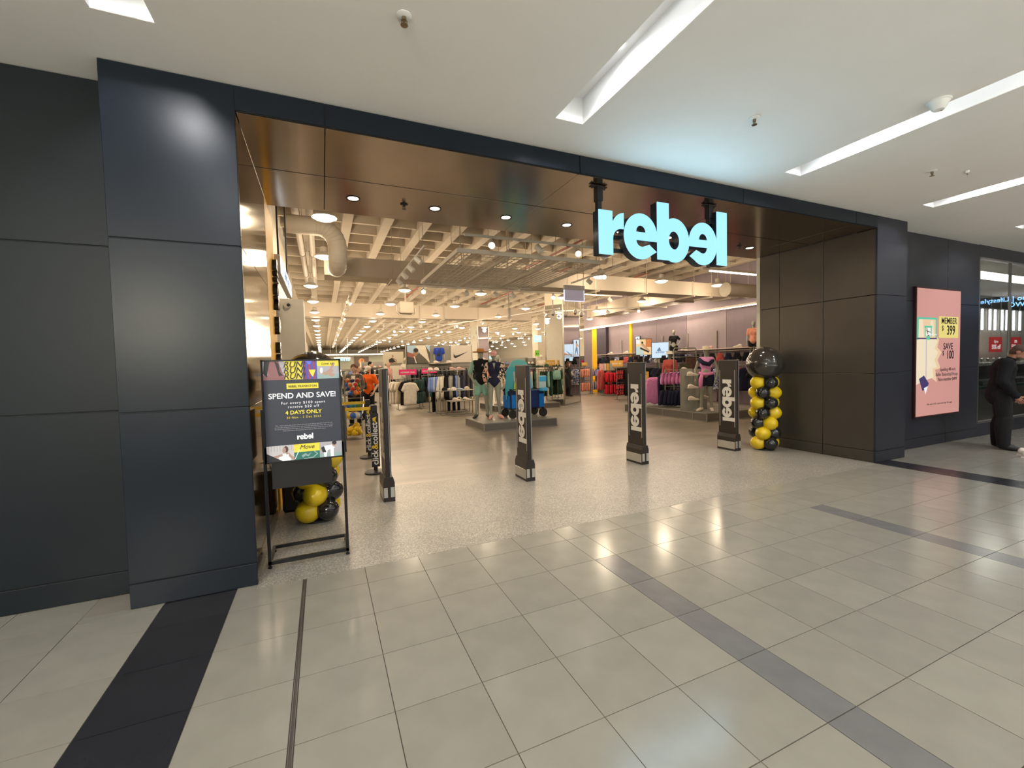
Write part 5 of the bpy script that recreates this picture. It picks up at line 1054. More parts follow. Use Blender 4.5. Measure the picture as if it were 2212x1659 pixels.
table('taller nesting table with caps and folded shirts on top',3.52,4.72,13.95,14.6,.82); table('lower nesting table with patterned shoes, pulled out in front',3.72,4.66,13.45,14.05,.50)
def shoe_mesh(m, L=.29):
    mb = MB(); n = 10; rings = []
    for i, (x, w_, z0, z1) in enumerate([(0,.030,.01,.075),(.02,.040,.008,.105),(.07,.042,.012,.118),(.11,.040,.014,.108),(.15,.042,.012,.082),(.20,.048,.012,.058),(.25,.044,.014,.048),(.28,.028,.018,.038),(.29,.006,.024,.030)]):
        rings.append([(x*L/.29, w_*math.cos(2*PI*j/n), (z0+z1)/2+(z1-z0)/2*math.sin(2*PI*j/n)) for j in range(n)])
    v = [p for r in rings for p in r]; f = [(i*n+j,i*n+(j+1)%n,(i+1)*n+(j+1)%n,(i+1)*n+j) for i in range(len(rings)-1) for j in range(n)]+[tuple(reversed(range(n))),tuple(range((len(rings)-1)*n,len(rings)*n))]
    return mb.add(v, f).mesh('upper', m, 'full')
SOLE = MB().prism([(-.005,.0),(.0,.022),(.10,.018),(.20,.016),(.295,.026),(.30,.018),(.25,.0)],.084,'y',-.042).mesh('sole', M_SHOEW)
SHM = {k: shoe_mesh(m) for k, m in dict(white=M_SHOEW, black=M_SHOEK, camo=fb['camo'], pink=mat('shoe_pink',(.62,.36,.34),.55)).items()}
def shoe(col, loc, rz, label, group=None, name='shoe'):
    t = thing(name, label, 'shoe', loc, rz, group); link('upper', SHM[col], t); link('sole', SOLE, t); return t
def folded(col, loc, label, w_=.30, group=None):
    t = thing('folded_shirt', label, 'clothing', loc, random.uniform(-.2,.2), group); MB().rbox(-w_/2,w_/2,-.17,.17,0,.05,.02).build('body', fb[col], t, True); MB().rbox(-.06,.06,-.175,-.08,.04,.062,.01).build('collar', fb[col], t, True); return t
CAPM = MB().lathe([(.092,0),(.095,.02),(.085,.07),(.05,.105),(.001,.115)],n=14,cap=False).prism([(-.075,-.05),(.075,-.05),(.07,-.13),(.03,-.165),(-.03,-.165),(-.07,-.13)],.008,'z',.004).mesh('cap', fb['white'], True)
def cap_item(col, loc, rz, label, group=None):
    t = thing('cap', label, 'cap', loc, rz, group); mb = MB(); mb.lathe([(.092,0),(.095,.02),(.085,.07),(.05,.105),(.001,.115)],n=16,cap=False); mb.build('crown', fb[col], t, 'full')
    MB().prism([(-.075,-.05),(.075,-.05),(.07,-.13),(.03,-.165),(-.03,-.165),(-.07,-.13)],.008,'z',.004).build('brim', fb[col], t); return t
cap_item('white',(4.02,14.1,.82),.3,'white cap on the taller nesting table'); cap_item('black',(3.72,14.15,.82),-.4,'black cap on the taller nesting table'); cap_item('cream',(4.52,14.2,.82),.8,'cream cap at the right end of taller nesting table')
folded('paleblue',(4.2,14.3,.82),'pale blue folded shirt in the middle of the taller nesting table',.36); folded('white',(3.85,14.4,.82),'white folded shirt at the back of the taller nesting table')
for i, (x, c, nm) in enumerate([(3.84,'white','left'),(4.02,'camo','second'),(4.2,'white','third'),(4.44,'camo','right')]): shoe(c,(x,13.62,.50),-.7,'%s patterned sports shoe on the lower nesting table, %s of the four'%('camouflage' if c == 'camo' else 'white',nm),'shoes on the lower nesting table')
shoe('white',(4.15,13.75,.50),2.4,'white sports shoe lying behind the four on lower nesting table')
for i, x in enumerate([3.50,3.72]): cap_item('white',(x,15.2,1.495),.2,'white cap on top of the tall rail rack, %s of two'%('left' if i == 0 else 'right'))
shoe('pink',(4.22,15.25,1.495),-.3,'pale pink shoe on top of tall rail rack'); shoe('pink',(4.48,15.2,1.495),-.2,'pale pink shoe at right end of tall rail rack')
# ---- brand picture wall in mid shop
bw = thing('picture_wall','free-standing grey display wall with shelf between two large pictures','display wall',(3.5,20.05,0))
M_GW = mat('display_grey', (.27,.26,.23), .6, var=.04)
MB().box(0,3.2,0,.08,0,2.62).build('panel', M_GW, bw)
for x in (0,1.06,2.1,3.16): MB().box(x,x+.04,-.03,.0,0,2.66).build('post', M_RACK, bw)
MB().box(1.05,2.1,-.42,0,1.77,1.80).build('shelf', mat('shelf_pale',(.55,.50,.44),.5), bw)
for z in (1.62,.95): MB().cyl((.1,-.3,z),(3.1,-.3,z),.014,n=8).build('rail', M_RACK, bw)
pr1 = thing('running_picture','large picture of an athlete and a shoe sole on the display wall','picture',(3.56,19.98,1.80)); MB().box(0,1.05,-.005,.03,0,.83).build('board', PGD, pr1)
SKY = ink('sky',(.30,.42,.50),.2); CRM = ink('sole_cream',(.55,.48,.36),.25); TAN = ink('tan',(.30,.16,.09),.1); MRD = ink('brick_red',(.25,.09,.06),.1)
Print(1.05,.83).rect(0,0,1,1,ink('dark_olive',(.10,.09,.07))).rect(0,0,.5,.45,SKY).poly([(0,.35),(.35,.5),(.4,1),(0,1)],MRD).poly([(0,.6),(.42,.75),(.42,1),(0,1)],ink('charcoal',(.05,.05,.05))).poly([(.36,0),(.80,0),(.98,.95),(.55,.45)],CRM).poly([(.80,0),(1,0),(1,.4)],SKY).ell(.36,.40,.10,.19,TAN).ell(.38,.27,.11,.12,IK).line([(.62,.42),(.95,.95)],.03,CRM).line([(.30,.62),(.38,.98)],.05,CRM).build('printed_picture', pr1, (0,-.006,0))
pr2 = thing('swoosh_picture','pale board with a dark tick emblem on the display wall','picture',(5.60,19.98,1.80)); MB().box(0,1.05,-.005,.03,0,.83).build('board', PGD, pr2)
TICK = [(.10,.62),(.14,.48),(.16,.40),(.19,.42),(.19,.56),(.24,.62),(.36,.60),(.84,.36),(.36,.72),(.24,.78),(.15,.76)]
Print(1.05,.83).rect(0,0,1,1,ink('board_pale',(.58,.53,.47))).poly([(.17,.41),(.155,.50),(.17,.57),(.22,.60),(.32,.58),(.84,.36),(.35,.68),(.23,.74),(.155,.71),(.13,.62),(.14,.50)],IK).build('printed_picture', pr2, (0,-.006,0))
for i, (x, c) in enumerate([(4.72,'white'),(4.78,'white'),(5.32,'white'),(5.42,'white')]): shoe('white',(x,19.72,1.80),-1.2 if i % 2 else -.8,'white shoe on the shelf beside blue mannequin, %s of four'%ORD[i])
bg_ = thing('crossbody_bag','small black bag slung on the blue shirt mannequin','bag',(4.95,19.62,2.12)); MB().rbox(-.08,.06,-.02,.03,0,.12,.02).build('body', M_SHOEK, bg_); MB().tube([(-.06,.0,.1),(.02,-.0,.22),(.12,.02,.36)],.012,6).build('strap', M_SHOEK, bg_)
hang_row('tee',['black','navy','black','char','royal','black','black','navy','black','char','grey','black','navy','black'],(3.6,19.75),(6.6,19.75),1.58,70,'upper rail of picture wall'); hang_row('trousers',['white','black','green','white','black','teal','black','navy','white','black','char','navy'],(3.6,19.7),(6.6,19.7),1.02,70,'lower rail of picture wall')
pr3 = thing('athlete_picture','pale picture of a seated athlete standing left of display wall','picture',(2.88,23,1.02)); MB().box(0,1.02,-.005,.03,0,1.43).build('board', CRM, pr3); MB().box(.05,.1,0,.04,-1.02,0).box(.9,.95,0,.04,-1.02,0).build('stand', M_RACK, pr3)
Print(1.02,.70).rect(0,0,1,1,ink('paper_cream',(.52,.48,.38))).poly([(.26,.55),(.44,.40),(.60,.72),(.28,.85)],IK).ell(.46,.30,.045,.085,TAN).line([(.44,.42),(.64,.62),(.58,.85)],.05,TAN).line([(.28,.8),(.66,.82)],.05,TAN).poly([(.05,.86),(.9,.80),(.95,1),(.05,1)],ink('olive_grey',(.22,.20,.16))).build('printed_picture', pr3, (0,-.006,.72))
# ---- clothes on the plinth behind the wagon
rack('clothes rack on the rear plinth with cream and green clothes',(7.0,14.35),(8.03,14.5),[1.22],1.30,.4,'plinth_rack').location.z = .2
hang_row('dress',['green','green','cream','cream','green','white','cream','green','green','dgreen','mint','green'],(6.72,14.3),(8.02,14.5),1.40,55,'rear plinth rack',.95,True,8,['tee','tee','tee','hoodie','tee','trousers','trousers','hoodie','dress','dress','hoodie','dress'])
folded('green',(7.3,14.4,1.525),'dark green folded shirts on top of rear plinth rack',.5); cap_item('green',(7.75,14.4,1.525),.2,'green cap on top of rear plinth rack')
bp = thing('backpack','mint green backpack hanging by the yellow card near mirrored column','bag',(8.15,14.35,1.02)); MB().rbox(-.17,.17,-.09,.09,0,.36,.07).build('body', fb['mint'], bp, True); MB().rbox(-.13,.13,-.13,-.08,.03,.2,.03).build('pocket', fb['mint'], bp, True); MB().tube([(-.05,0,.35),(-.04,0,.42),(.04,0,.42),(.05,0,.35)],.01).build('handle', M_SHOEK, bp)
M_YC = mat('amber_card', (.62,.34,.05), .5)
card('amber price card left of the male swimwear mannequin',(6.72,21.0,1.50),.44,.2,M_YC,txt='NEW IN',tm=M_BROWN if False else M_LOGOW); card('amber price card near the mirrored column above mint backpack',(7.95,14.45,1.57),.42,.2,M_YC,txt='NEW IN'); card('amber price card above the peach shorts',(12.5,19.05,1.5),.36,.16,M_YC,txt='NEW IN'); card('amber price card above the red shorts rack',(13.2,17.3,1.42),.62,.30,M_YC,-.5,txt='NEW IN')
# ---- women's racks along the right
rack('two-tier rack of peach shorts right of the mirrored column',(12.25,19.25),(12.95,19.2),[1.40,.72]); hang_row('shorts',['peach']*6,(12.27,19.2),(12.9,19.2),1.38,62,'upper peach tier'); hang_row('shorts',['peach']*6,(12.27,19.2),(12.9,19.2),.66,62,'lower peach tier',1.05)
rack('rack of lilac tops and shorts beyond the red rack',(12.95,19.05),(13.6,19.05),[1.35,.72]); hang_row('bra',['lilac','lilac','blue','lilac','blue'],(12.95,19),(13.6,19),1.33,45,'lilac rack upper tier',1.1,True,8,['bra','bra','tee','tee','bra']); hang_row('shorts',['lilac','lilac','navy','lilac'],(12.95,19),(13.6,19),.70,45,'lilac rack lower tier')
rack('two-tier rack of bright red shorts',(12.5,17.4),(13.28,17.4),[1.22,.66]); hang_row('shorts',['red']*6,(12.52,17.35),(13.26,17.35),1.20,58,'upper red tier',1.1); hang_row('shorts',['red']*6,(12.52,17.35),(13.26,17.35),.62,58,'lower red tier',1.1); hang_row('dress',['rust','rust'],(12.15,17.35),(12.45,17.35),1.30,25,'left end of red rack',.95)
rack('rack of red printed shorts and black trousers behind the third gate',(11.6,15.2),(12.3,15.15),[1.36,.75],1.40,.4); hang_row('shorts',['redprint','redprint','redprint'],(11.6,15.15),(11.95,15.15),1.34,40,'printed rack upper tier',.95); hang_row('shorts',['redprint','redprint','redprint'],(11.6,15.15),(12.0,15.15),.74,40,'printed rack lower tier',1.1); hang_row('trousers',['black','black','black','char'],(11.95,15.1),(12.35,15.15),1.36,40,'printed rack right end',1.2)
bx = thing('gift_box_stack','row of boxed goods in pink, brown and grey on the red rack','boxes',(12.75,17.5,1.24)); 
for i, (c, w_) in enumerate([('pink',.12),('cream',.10),('orange',.12),('grey',.16),('beige',.2)]): MB().box(-.35+.15*i,-.35+.15*i+w_,-.1,.1,0,.34).build('box', fb[c] if c not in ('orange',) else M_YC, bx)
MB().box(-.4,.45,-.14,.14,-.02,0).build('tray', M_RACK, bx)
# ---- right plinth goods
garment('jumper','magenta',(9.62,10.75,1.18),math.radians(-30),'large orchid pink jumper at the left end of right plinth',None,.95)
hang_row('trousers',['navy','black'],(9.62,10.45),(9.85,10.35),1.22,35,'rack right of pink jumper',.95)
rack('two-tier rack of pink sports bras and navy skirts on the right plinth',(9.50,10.1),(10.05,9.75),[1.33,.74],None,.3,'plinth_rack').location.z = .232
for q in list(sc.objects):
    if q.name.startswith('plinth_rack.001'): q.scale.z = .85
hang_row('bra',['magenta']*6,(9.45,10.2),(10.0,9.85),1.34,50,'pink bra rack',1.15,True,8); hang_row('skirt',['navy']*6,(9.45,10.15),(10.0,9.8),.80,45,'navy skirt tier',1.05,True,8)
def tower(label, x, y, rz, w_, z0, h, shoes=()):
    t = thing('shoe_tower', label, 'display stand', (x,y,z0), rz); MB().box(-w_/2,w_/2,-.03,.03,0,h).build('panel', M_GW, t)
    for s_ in (-1,1): MB().box(s_*w_/2-.012,s_*w_/2+.012,-.036,.036,0,h).build('edge', M_PLF, t)
    MB().box(-w_/2,w_/2,-.036,.036,h,h+.02).build('cap_rail', M_PLF, t)
    for z in shoes: MB().box(-.05,.05,-.12,-.03,z-.012,z).build('shoe_ledge', M_PLF, t)
    return t
tower('shoe tower with three white running shoes on the right plinth',9.33,9.1,math.radians(-40),.30,.232,1.15,(.98,.63,.30))
for i, z in enumerate((.98,.63,.30)): shoe('white',(9.20+.02*i,8.94,.232+z),math.radians(-28),'white running shoe on the shoe tower, %s'%['topmost','middle one','lowest'][i],'shoes on the tower')
tower('grey panel stand with a hanging shoe right of the shoe tower',9.95,9.2,math.radians(-40),.34,.232,1.13,(.30,))
shoe('white',(9.78,9.02,.54),math.radians(-28),'white shoe low on the grey panel stand behind mannequin legs')
gf = thing('gondola_frame','tall tubular frame with shelf and reddish timber-look panel on the right plinth','display stand',(10.1,10.35,.232),math.radians(-12))
MB().tube([(0,0,0),(0,0,1.74),(.03,0,1.79),(.75,0,1.79),(.78,0,1.74),(.78,0,0)],.02,8).build('tube_frame', M_PLF, gf, True)
MB().box(.02,.76,-.15,.15,1.50,1.53).build('shelf', M_PLF, gf); MB().box(.42,.76,-.02,.02,.1,1.48).build('timber_panel', mat('timber_red',(.16,.075,.06),.5,var=.4,vscale=12), gf); MB().box(.0,.42,-.25,.02,1.05,1.08).build('shelf', M_PLF, gf); MB().box(.05,.4,-.22,-.2,1.09,1.30).build('display_card', mat('olive_card',(.08,.075,.04),.5), gf)
shoe('white',(10.15,10.1,1.315),-.6,'white shoe on the low shelf of gondola frame'); folded('blueprint',(10.5,10.25,1.765),'blue patterned folded shirt on top shelf of gondola frame',.28); folded('navy',(10.25,10.3,1.765),'navy folded shirt on top shelf of gondola frame',.2)
# ---- wall bays along the lilac wall
wb = thing('wall_rail_bay','long wall bay of rails and a shelf along the lilac wall','wall fixture',(13.6,7.6,0))
MB().box(.05,.42,0,12,2.03,2.06).build('shelf', mat('shelf_pink_white',(.55,.44,.42),.5), wb)
for z in (1.96,1.42): MB().cyl((.1,0,z),(.1,12,z),.013,n=8).build('rail', M_RACK, wb)
for k in range(9): MB().box(.38,.42,.15+1.45*k,.19+1.45*k,0,2.75).build('slotted_upright', M_RACK, wb)
pal = ['black','navy','black','char','blueprint','black','rust','navy','black','black','char','blueprint','white','black','black','navy','black','char','black','navy']
hang_row('bra',(pal+pal[5:])[:32],(13.58,19.4),(13.58,7.8),1.93,50,'upper wall rail',1.0,False); hang_row('tee',(pal[3:]+pal)[:32],(13.56,19.4),(13.56,7.8),1.38,55,'lower wall rail',1.0,False)
for i in range(9): shoe('white' if i % 3 else 'pink',(13.72,8.3+1.25*i,2.06),1.9,'pale shoe on the shelf of the lilac wall, %s from the entrance'%ORD[i],'shoes along the lilac wall shelf')
# ---- screens on the right wall
def screen(label, x, y, z, w_, h_, rz, art, name='wall_screen'):
    t = thing(name, label, 'screen', (x,y,z), rz); MB().rbox(-.02,w_+.02,0,.05,-.02,h_+.02,.004).build('housing', M_BLACKP, t); art(Print(w_,h_)).build('lit_picture', t, (0,-.002,0)); MB().box(w_*.4,w_*.6,.05,.16,h_*.3,h_*.7).build('bracket', M_RACK, t)
    if rz > -1: MB().cyl((w_*.5,.14,-z),(w_*.5,.14,h_*.6),.025,n=10).build('pole', M_RACK, t)
    return t
LB = e_('pale_blue',(.62,.80,.98)); SB = e_('slate',(.13,.20,.32)); WM = e_('warm',(.85,.60,.30)); OR = e_('brick',(.60,.18,.05)); LT = e_('light_teal',(.5,.65,.6)); SKL = e_('skin',(.55,.30,.18))
def ad(P): 
    P.rect(0,0,1,1,LB)
    for i, (x0, h0) in enumerate([(.31,.05),(.38,.12),(.47,.20)]): P.poly([(x0,.55),(x0+.07,.55),(x0+.07-.05-.02*i,.55-h0-.06),(x0-.04-.02*i,.55-h0)] if False else [(x0,.55),(x0+.09,.55),(x0+.09-h0*.42,.55-h0-.05),(x0-h0*.42+.02,.55-h0+.0)],SB)
    return P
s1_ = screen('square pale blue screen with three slanting bars emblem on the lilac wall',13.18,14.79,1.78,.69,.66,-.62,ad); text('lettering','adidas',.15,SB,s1_,(.34,-.006,.20),depth=.001,bold=.01)
screen('warm picture screen of a seated figure on lilac wall, left of pale screen',12.68,15.22,1.93,.66,.68,-.58,lambda P: P.rect(0,0,1,1,WM).rect(.62,0,1,.5,OR).poly([(0,.5),(.35,.45),(.5,1),(0,1)],LT).poly([(.3,.35),(.45,.25),(.9,.75),(.8,.82),(.5,.55)],SKL).poly([(.28,.5),(.85,.8),(.8,.88),(.25,.62)],IK).ell(.40,.22,.06,.08,IK).rect(.0,0,.25,.3,WH))
# the two screens whose mirror image shows on the mirrored column
screen('pale blue tick screen on the lilac wall, seen reflected in the column',13.86,16.35,1.75,.48,.86,-PI/2,lambda P: P.rect(0,0,1,1,LB).poly([(.17,.41),(.155,.50),(.17,.57),(.22,.60),(.32,.58),(.84,.36),(.35,.68),(.23,.74),(.155,.71),(.13,.62),(.14,.50)],SB))
screen('tall screen of a striding woman on the lilac wall, seen reflected in the column',13.86,16.66,1.95,.29,.88,-PI/2,lambda P: P.rect(0,0,1,1,LB).poly([(.30,.45),(.62,.45),(.85,.9),(.75,.93),(.5,.62),(.32,.88),(.22,.86)],SB).poly([(.35,.22),(.6,.22),(.6,.45),(.34,.45)],SKL).ell(.48,.14,.11,.09,IK).line([(.36,.25),(.15,.38)],.05,SKL))
sg2 = thing('counter_sign','slanted amber sign board on the dark rack reflected in column','sign',(13.3,15.5,.78),-PI/2+.2); MB().box(-.3,.3,-.01,.01,0,.4).build('card', M_YC, sg2); MB().cyl((0,.02,-.78),(0,.02,0),.015).build('stem', M_RACK, sg2)
# ---- blue folding wagon with beach boards
wg = thing('folding_wagon','dark blue folding beach wagon with bright blue end pockets on the plinth','wagon',(4.5,10.4,.208))
BLUE, DBL = fabric('wagon_blue',(.012,.16,.55)), fabric('wagon_navy',(.018,.03,.12))
MB().rbox(0,1.0,0,.50,.24,.72,.03).build('body', DBL, wg)
for x in (0,1.0):
    s_ = -1 if x == 0 else 1
    MB().rbox(x-.03 if s_<0 else x-.02,x+.02 if s_<0 else x+.03,.05,.45,.26,.60,.02).build('end_pocket', BLUE, wg)
MB().rbox(.03,.42,-.025,.0,.26,.62,.01).build('side_pocket', BLUE, wg); MB().rbox(.84,.99,-.025,.0,.26,.62,.01).build('side_pocket', BLUE, wg)
for x in (.02,.98):
    for y in (.02,.48): MB().cyl((x,y,.16),(x,y,.76),.014,n=8).box(x-.03,x+.03,y-.02,y+.02,.70,.78).build('frame_post', M_BLACK, wg)
for y in (-.01,.51): MB().cyl((.02,y,.66),(.36,y,.74),.01,n=6).cyl((.02,y,.74),(.36,y,.66),.01,n=6).cyl((.02,y,.76),(.98,y,.76),.012,n=6).build('frame_brace', M_BLACK, wg)
for x in (.05,.95):
    for y in (-.02,.52):
        w_ = MB().cyl((x,y-.03,.115),(x,y+.03,.115),.115,n=20).build('wheel', M_SHOEK, wg, True); MB().cyl((x,y-.034,.115),(x,y+.034,.115),.045,n=14).build('hub', M_BLACKP, w_, True); MB().box(x-.02,x+.02,y-.04,y+.04,.13,.26).build('fork', M_BLACK, wg)
def board(label, x, y, z, w_, h_, m, tilt, rz, stripe=None):
    t = thing('boogie_board', label, 'board', (x,y,z), rz); t.rotation_euler = (tilt,0,rz)
    o = [(-w_/2,0),(w_/2,0),(w_/2*1.03,h_*.5),(w_/2*.9,h_*.8)]+[(w_/2*.8*math.cos(a),h_*.86+h_*.14*math.sin(a)) for a in [PI*i/8 for i in range(0,9)]]+[(-w_/2*.9,h_*.8),(-w_/2*1.03,h_*.5)]
    MB().prism(o,.05,'y',-.025).build('slab', m, t)
    if stripe:
        for k, (u, mm) in enumerate(stripe): MB().box(w_*u-.02,w_*u+.02,-.032,-.024,h_*.05,h_*.85).build('stripe', mm, t)
    return t
TEAL = mat('board_teal',(.02,.28,.36),.45); AQU = mat('board_aqua',(.10,.40,.42),.5); LIME = mat('board_lime',(.45,.62,.02),.45); PNK = mat('board_pink',(.60,.30,.42),.45); YLW = mat('board_yellow',(.75,.66,.10),.45); SKYB = mat('board_sky',(.05,.38,.70),.4)
board('tall teal board at the left end of the blue wagon',4.66,10.55,.70,.42,.88,TEAL,-.12,-.2,[(.1,mat('board_grey',(.35,.33,.33),.5))])
board('wide aqua quilted board standing at the back of the blue wagon',4.92,10.74,.75,.62,1.02,AQU,-.05,-.25)
board('lime, yellow and pink striped board in front in the wagon',4.80,10.45,.71,.30,.52,LIME,-.1,-.2,[(-.2,YLW),(.1,PNK),(.32,LIME)])
board('blue backed board leaning at the middle of the wagon',5.02,10.58,.75,.40,.75,SKYB,-.1,-.2)
fl_ = thing('snorkel_pack','pale blue packaged snorkel set hung at right of wagon','snorkel set',(5.42,10.34,.96)); MB().rbox(-.1,.12,-.02,.02,0,.36,.015).build('card', mat('pack_white_blue',(.45,.60,.66),.4), fl_); MB().rbox(-.1,.12,-.03,-.02,.2,.34,.005).build('print', SKYB, fl_); MB().lathe([(.11,0),(.13,.03),(.12,.09),(.10,.1)],n=16,cap=False).build('mask', SKYB, fl_, loc=(.02,-.02,-.06))
# ---- stanchions with yellow belts
M_ST = mat('stanchion_black', (.014,.013,.013), .45)
def stanchion(label, x, y, txt, belt):
    t = thing('queue_stanchion', label, 'stanchion', (x,y,0), 0, 'click and collect queue stanchions')
    MB().lathe([(.17,0),(.17,.018),(.14,.03),(.03,.038)],n=28).build('base', M_ST, t); MB().cyl((0,0,.03),(0,0,1.0),.03,n=16).build('post', M_ST, t, True); MB().rbox(-.045,.045,-.045,.045,.96,1.06,.01).build('belt_head', M_ST, t)
    if txt:
        MB().box(-.06,.06,-.05,-.04,.10,.93).build('sign_panel', M_ST, t); YT = mat('belt_yellow',(.78,.50,.02),.5)
        for s_, z, m, n_ in (('click',.13,M_LOGOW,.17),('&',.375,YT,.06),('collect',.45,M_LOGOW,.25)): text('lettering', s_, .128, m, t, (.036,-.052,z), (PI/2,-PI/2,0) if False else Matrix(((0,-1,0),(0,0,-1),(1,0,0))).to_euler(), bold=.02, align='LEFT')
        MB().prism([(-.03,.86),(.03,.88),(.012,.83),(.025,.79),(.008,.785),(-.004,.82),(-.022,.80)],.003,'y',-.053).build('arrow', YT, t)
    if belt: MB().box(-belt,-.04,-.002,.002,.985,1.035).build('belt', mat('belt_yellow',(.78,.50,.02),.5), t)
stanchion('black queue stanchion with click & collect panel, nearer one, yellow belt',.70,6.98,True,1.06); stanchion('black queue stanchion with click & collect panel, farther one, yellow belt',.725,8.25,True,1.06)
stanchion('plain black queue stanchion behind the poster stand, nearer one',-.36,6.98,False,0); stanchion('plain black queue stanchion behind the poster stand, farther one',-.06-.30,8.25,False,0)
bk = thing('black_bag','small black fabric bag on the floor behind the poster stand','bag',(-.38,5.62,0)); MB().rbox(-.10,.10,-.12,.12,0,.50,.03).build('body', M_SHOEK, bk); MB().tube([(-.06,0,.49),(-.04,0,.58),(.04,0,.58),(.06,0,.49)],.01).build('handle', M_SHOEK, bk)
# ---- wire ball stand with balls
bs = thing('ball_stand','tall wire ball stand full of coloured balls behind the yellow belts','ball stand',(.62,10.6,0))
MB().lathe([(.20,0),(.20,.015),(.02,.03)],n=20).build('base', M_RACK, bs); MB().cyl((-.18,0,.02),(-.18,0,1.55),.016).build('post', M_RACK, bs); MB().cyl((.17,.05,.02),(.17,.05,1.45),.01).build('post', M_RACK, bs)
for z in (.10,.48,.72,.95,1.38): MB().tube([(.19*math.cos(a),.19*math.sin(a),z) for a in [2*PI*i/20 for i in range(20)]],.006,5,True).build('wire_ring', M_RACK, bs)
BC = dict(orange=(.75,.18,.02),red=(.55,.03,.03),blue=(.03,.12,.5),yellow=(.78,.50,.02),white=(.65,.62,.58),green=(.12,.28,.04),navy=(.02,.03,.12),teal=(.04,.25,.3))
bmesh_ = {k: MB().sph((0,0,0),.048,12,8).mesh('ball', mat('ball_'+k,c,.35,var=.25,vscale=30), 'full') for k, c in BC.items()}
bbig = {k: MB().sph((0,0,0),.075,14,10).mesh('ball', mat('ball_'+k,BC[k],.35), 'full') for k in BC}
rng = random.Random(3); tiers = [('top tier',1.02,1.40,['orange','orange','red','white','blue','orange','green','orange','white','navy','red','orange','orange','white','blue','orange','red','green','orange','white','orange','navy','red','orange'],False),('second tier',.74,.93,['green','teal','green','yellow','blue','teal'],True),('third tier',.50,.70,['blue','yellow','orange','white','yellow','blue','white'],True),('bottom tier',.10,.34,['yellow']*9,True)]
for nm, z0, z1, cols_, big in tiers:
    n = len(cols_)
    for i, c in enumerate(cols_):
        per = 6 if big is False else (4 if n > 7 else 7); a = 2*PI*i/per+(i//per)*.5; rr = .125 if not big else .10
        z = z0+.05+(z1-z0-.09)*((i//per)/max(1,(n-1)//per))
        o = link('ball', (bbig if big else bmesh_)[c], None, (.62+rr*math.cos(a),10.6+rr*math.sin(a),z)); tag(o, '%s ball in the %s of the wire ball stand'%(c,nm),'ball','%s balls in the %s of the wire stand'%(c,nm))
# shelf bay left of the ball stand
sh = thing('shelf_bay','low white shelf bay with shoes and bottles left of ball stand','shelf',(-.15,12.2,0)); MB().box(0,.62,0,.4,0,.05).build('plinth', M_RACK, sh); MB().box(0,.62,.36,.4,0,1.5).build('back', M_WHITEW, sh)
for z in (.42,.85,1.15): MB().box(0,.62,0,.4,z,z+.03).build('shelf', M_WHITEW, sh)
for i, (x, z) in enumerate([(.05,.45),(.30,.45),(.05,.88),(.30,.88)]): shoe('white' if i % 2 else 'black',(-.15+x+.02,12.35,z),.1,'%s shoe on low shelf bay left of ball stand, %s shelf'%('white' if i % 2 else 'black','lower' if z < .6 else 'upper'))
for i in range(4): t = thing('drink_bottle','white sports bottle on top shelf of low bay, %s from left'%ORD[i],'bottle',(-.05+.15*i,12.35,1.18),0,'sports bottles'); MB().lathe([(.035,0),(.037,.02),(.037,.15),(.02,.18)],n=12).build('body', M_SHOEW, t, True); MB().cyl((0,0,.18),(0,0,.21),.018).build('cap', M_BLACKP, t)
# ------------------------------------------------------------------ racks filling the depth of the shop
rng = random.Random(11); P1 = ['black','navy','white','char','grey','green','black','cream']; P2 = ['pink','rust','black','white','orange','lilac','peach','white']; P3 = ['white','black','teal','grey','blue','black','navy','white']
spots_ = [(.2,17.0,P3,'menswear rack beyond the blazer woman'),(.3,21.5,P1,'menswear rack behind orange polo man'),(.4,26,P3,'menswear rack below the neon word'),(2.3,26,P1,'rack behind the athlete picture'),(1.2,31,P3,'far menswear rack'),(3.4,31,P1,'far rack behind picture wall'),
 (7.6,18.6,P1,'rack left of far mirrored column'),(8.6,20.5,P2,'rack behind male swimwear mannequin'),(6.9,25,P3,'rack behind the tick picture'),(9.3,24.5,P2,'rack behind the pink cap'),(11.0,22.5,P2,'rack behind aqua board'),(12.6,24,P2,'rack under the green card'),(14.6,26,P2,'rack by beige pillar'),(16.4,27,P1,'rack right of beige pillar'),(10.2,30,P3,'far rack behind the wagon'),(13.2,31,P2,'far rack past the green card'),(8.2,33,P1,'far rack behind far column'),(17,33,P2,'far rack at right end'),(5.4,28.5,P2,'rack behind blue mannequin')]
for i, (x, y, pal_, nm) in enumerate(spots_):
    W = 1.25; rack('clothes rack, '+nm,(x,y),(x+W,y+.05),[1.42 if i % 3 else 1.6],None)
    pp = pal_[i%3:]+pal_[:i%3]; kd = ['tee','hoodie','tee','hoodie','dress','tee','trousers','tee']; hang_row('tee',pp[:7],(x+.04,y),(x+W-.04,y+.05),1.39 if i % 3 else 1.57,58,nm,1.0,False,10,(kd[i%4:]+kd)[:7])
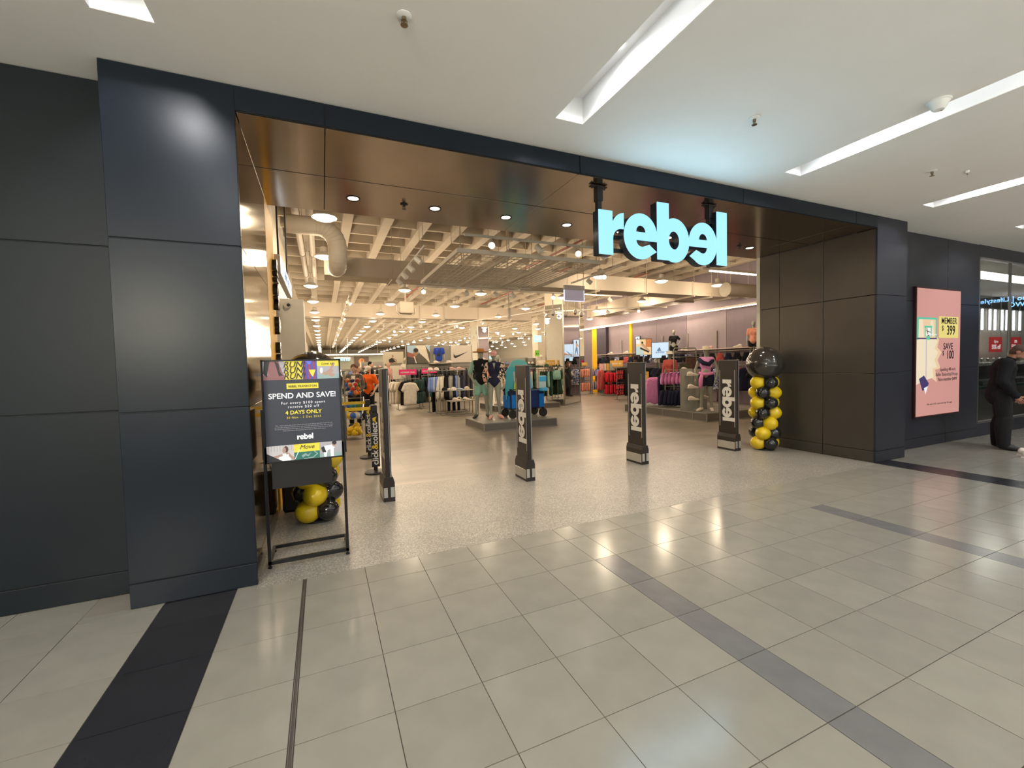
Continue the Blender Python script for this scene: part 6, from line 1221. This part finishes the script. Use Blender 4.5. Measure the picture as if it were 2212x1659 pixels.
# stepped shelf units with shoes and caps seen over the racks
def shelf_unit(label, x, y, W, pal_, rows, z0=.9):
    t = thing('shelf_unit', label, 'shelf', (x,y,0)); MB().box(0,W,.3,.36,0,2.1).build('back', M_GW, t)
    for k in range(rows): MB().box(0,W,0,.3,z0+.38*k,z0+.38*k+.025).build('shelf', M_RACK, t)
    for x_ in (0,W-.03): MB().box(x_,x_+.03,0,.34,0,2.1).build('side', M_RACK, t)
    return t
units = [(10.6,26,2.0,'shelf unit of caps behind the wagon boards'),(14.9,24,1.8,'shelf unit left of lilac wall end'),(6.6,29.5,2.0,'far shelf unit behind the picture wall'),(2.6,33,2.2,'far shelf unit in menswear'),(12.2,28,2.0,'far shelf unit under the hanging signs')]
for x, y, W, nm in units:
    shelf_unit('grey '+nm,x,y,W,None,3)
    for k in range(3):
        for j in range(6):
            c = rng.choice(['white','pink','black','cream','orange','white','blue','hotpink']); lab = '%s cap on %s, %s shelf, %s from left'%(CN[c],nm,['lowest','middle','top'][k],ORD[j])
            o = link('cap', CAPM, None, (x+.2+j*(W-.4)/5,y+.14,.925+.38*k)); o.scale = (1.15,)*3; o.material_slots[0].link = 'OBJECT'; o.material_slots[0].material = fb[c]
            lab = ' '.join(lab.split()[:16]); tag(o, lab, 'cap', 'caps on '+nm)
# menswear wall shelf with folded stacks and pictures
for j in range(8):
    folded(rng.choice(['white','black','grey','navy','beige']),(.0+.6*j,36.0,1.55),'folded shirt on far menswear wall shelf, %s from left'%ORD[j],.4)
wsf = thing('wall_shelf','long pale shelf on the far menswear wall under the light line','shelf',(-.6,35.8,1.5)); MB().box(0,5.4,0,.45,0,.05).build('board', mat('shelf_pale',(.55,.5,.44),.5), wsf); 
for x in (.3,2.7,5.1): MB().box(x,x+.05,.05,.45,-.25,0).build('bracket', M_RACK, wsf)
mp = thing('menswear_picture','small orange and dark picture on the far menswear wall','picture',(2.3,36.28,1.72)); MB().box(0,1.1,-.03,.0,0,.85).build('board', PGD, mp); Print(1.1,.85).rect(0,0,1,1,ink('dusk',(.12,.08,.06))).ell(.5,.45,.2,.3,ink('sunset',(.6,.25,.08),.2)).ell(.55,.35,.08,.12,TAN).poly([(.4,.5),(.7,.5),(.75,1),(.35,1)],CRM).build('printed_picture', mp, (0,-.032,0))
# far glowing signs behind the mannequins
for i, (x, y, z, W, s_) in enumerate([(8.9,36.4,2.05,1.6,'footwear'),(12.2,36.4,2.15,2.2,'womens')]):
    t = thing('department_sign','pale blue glowing department word on far wall, %s'%('left of pink cap' if i == 0 else 'over the aqua board'),'sign',(x,y,z)); text('lettering',s_,.5,MATS['neon_blue'],t,(W/2,0,.05),depth=.04,bold=.02); MB().box(0,W,.03,.1,-.1,.5).build('panel', mat('pale_green_wall',(.36,.37,.30),.7), t); MB().box(.1,.16,.03,.09,-z,-.1).box(W-.16,W-.1,.03,.09,-z,-.1).build('leg', M_RACK, t)
# sneakers of someone just outside the picture at right
for i, (x, y) in enumerate([(10.06,2.97),(9.84,2.86)]):
    shoe('white',(x,y,0),math.radians(5),'pale grey sneaker at right edge of the picture, %s one'%('farther' if i == 0 else 'nearer'))
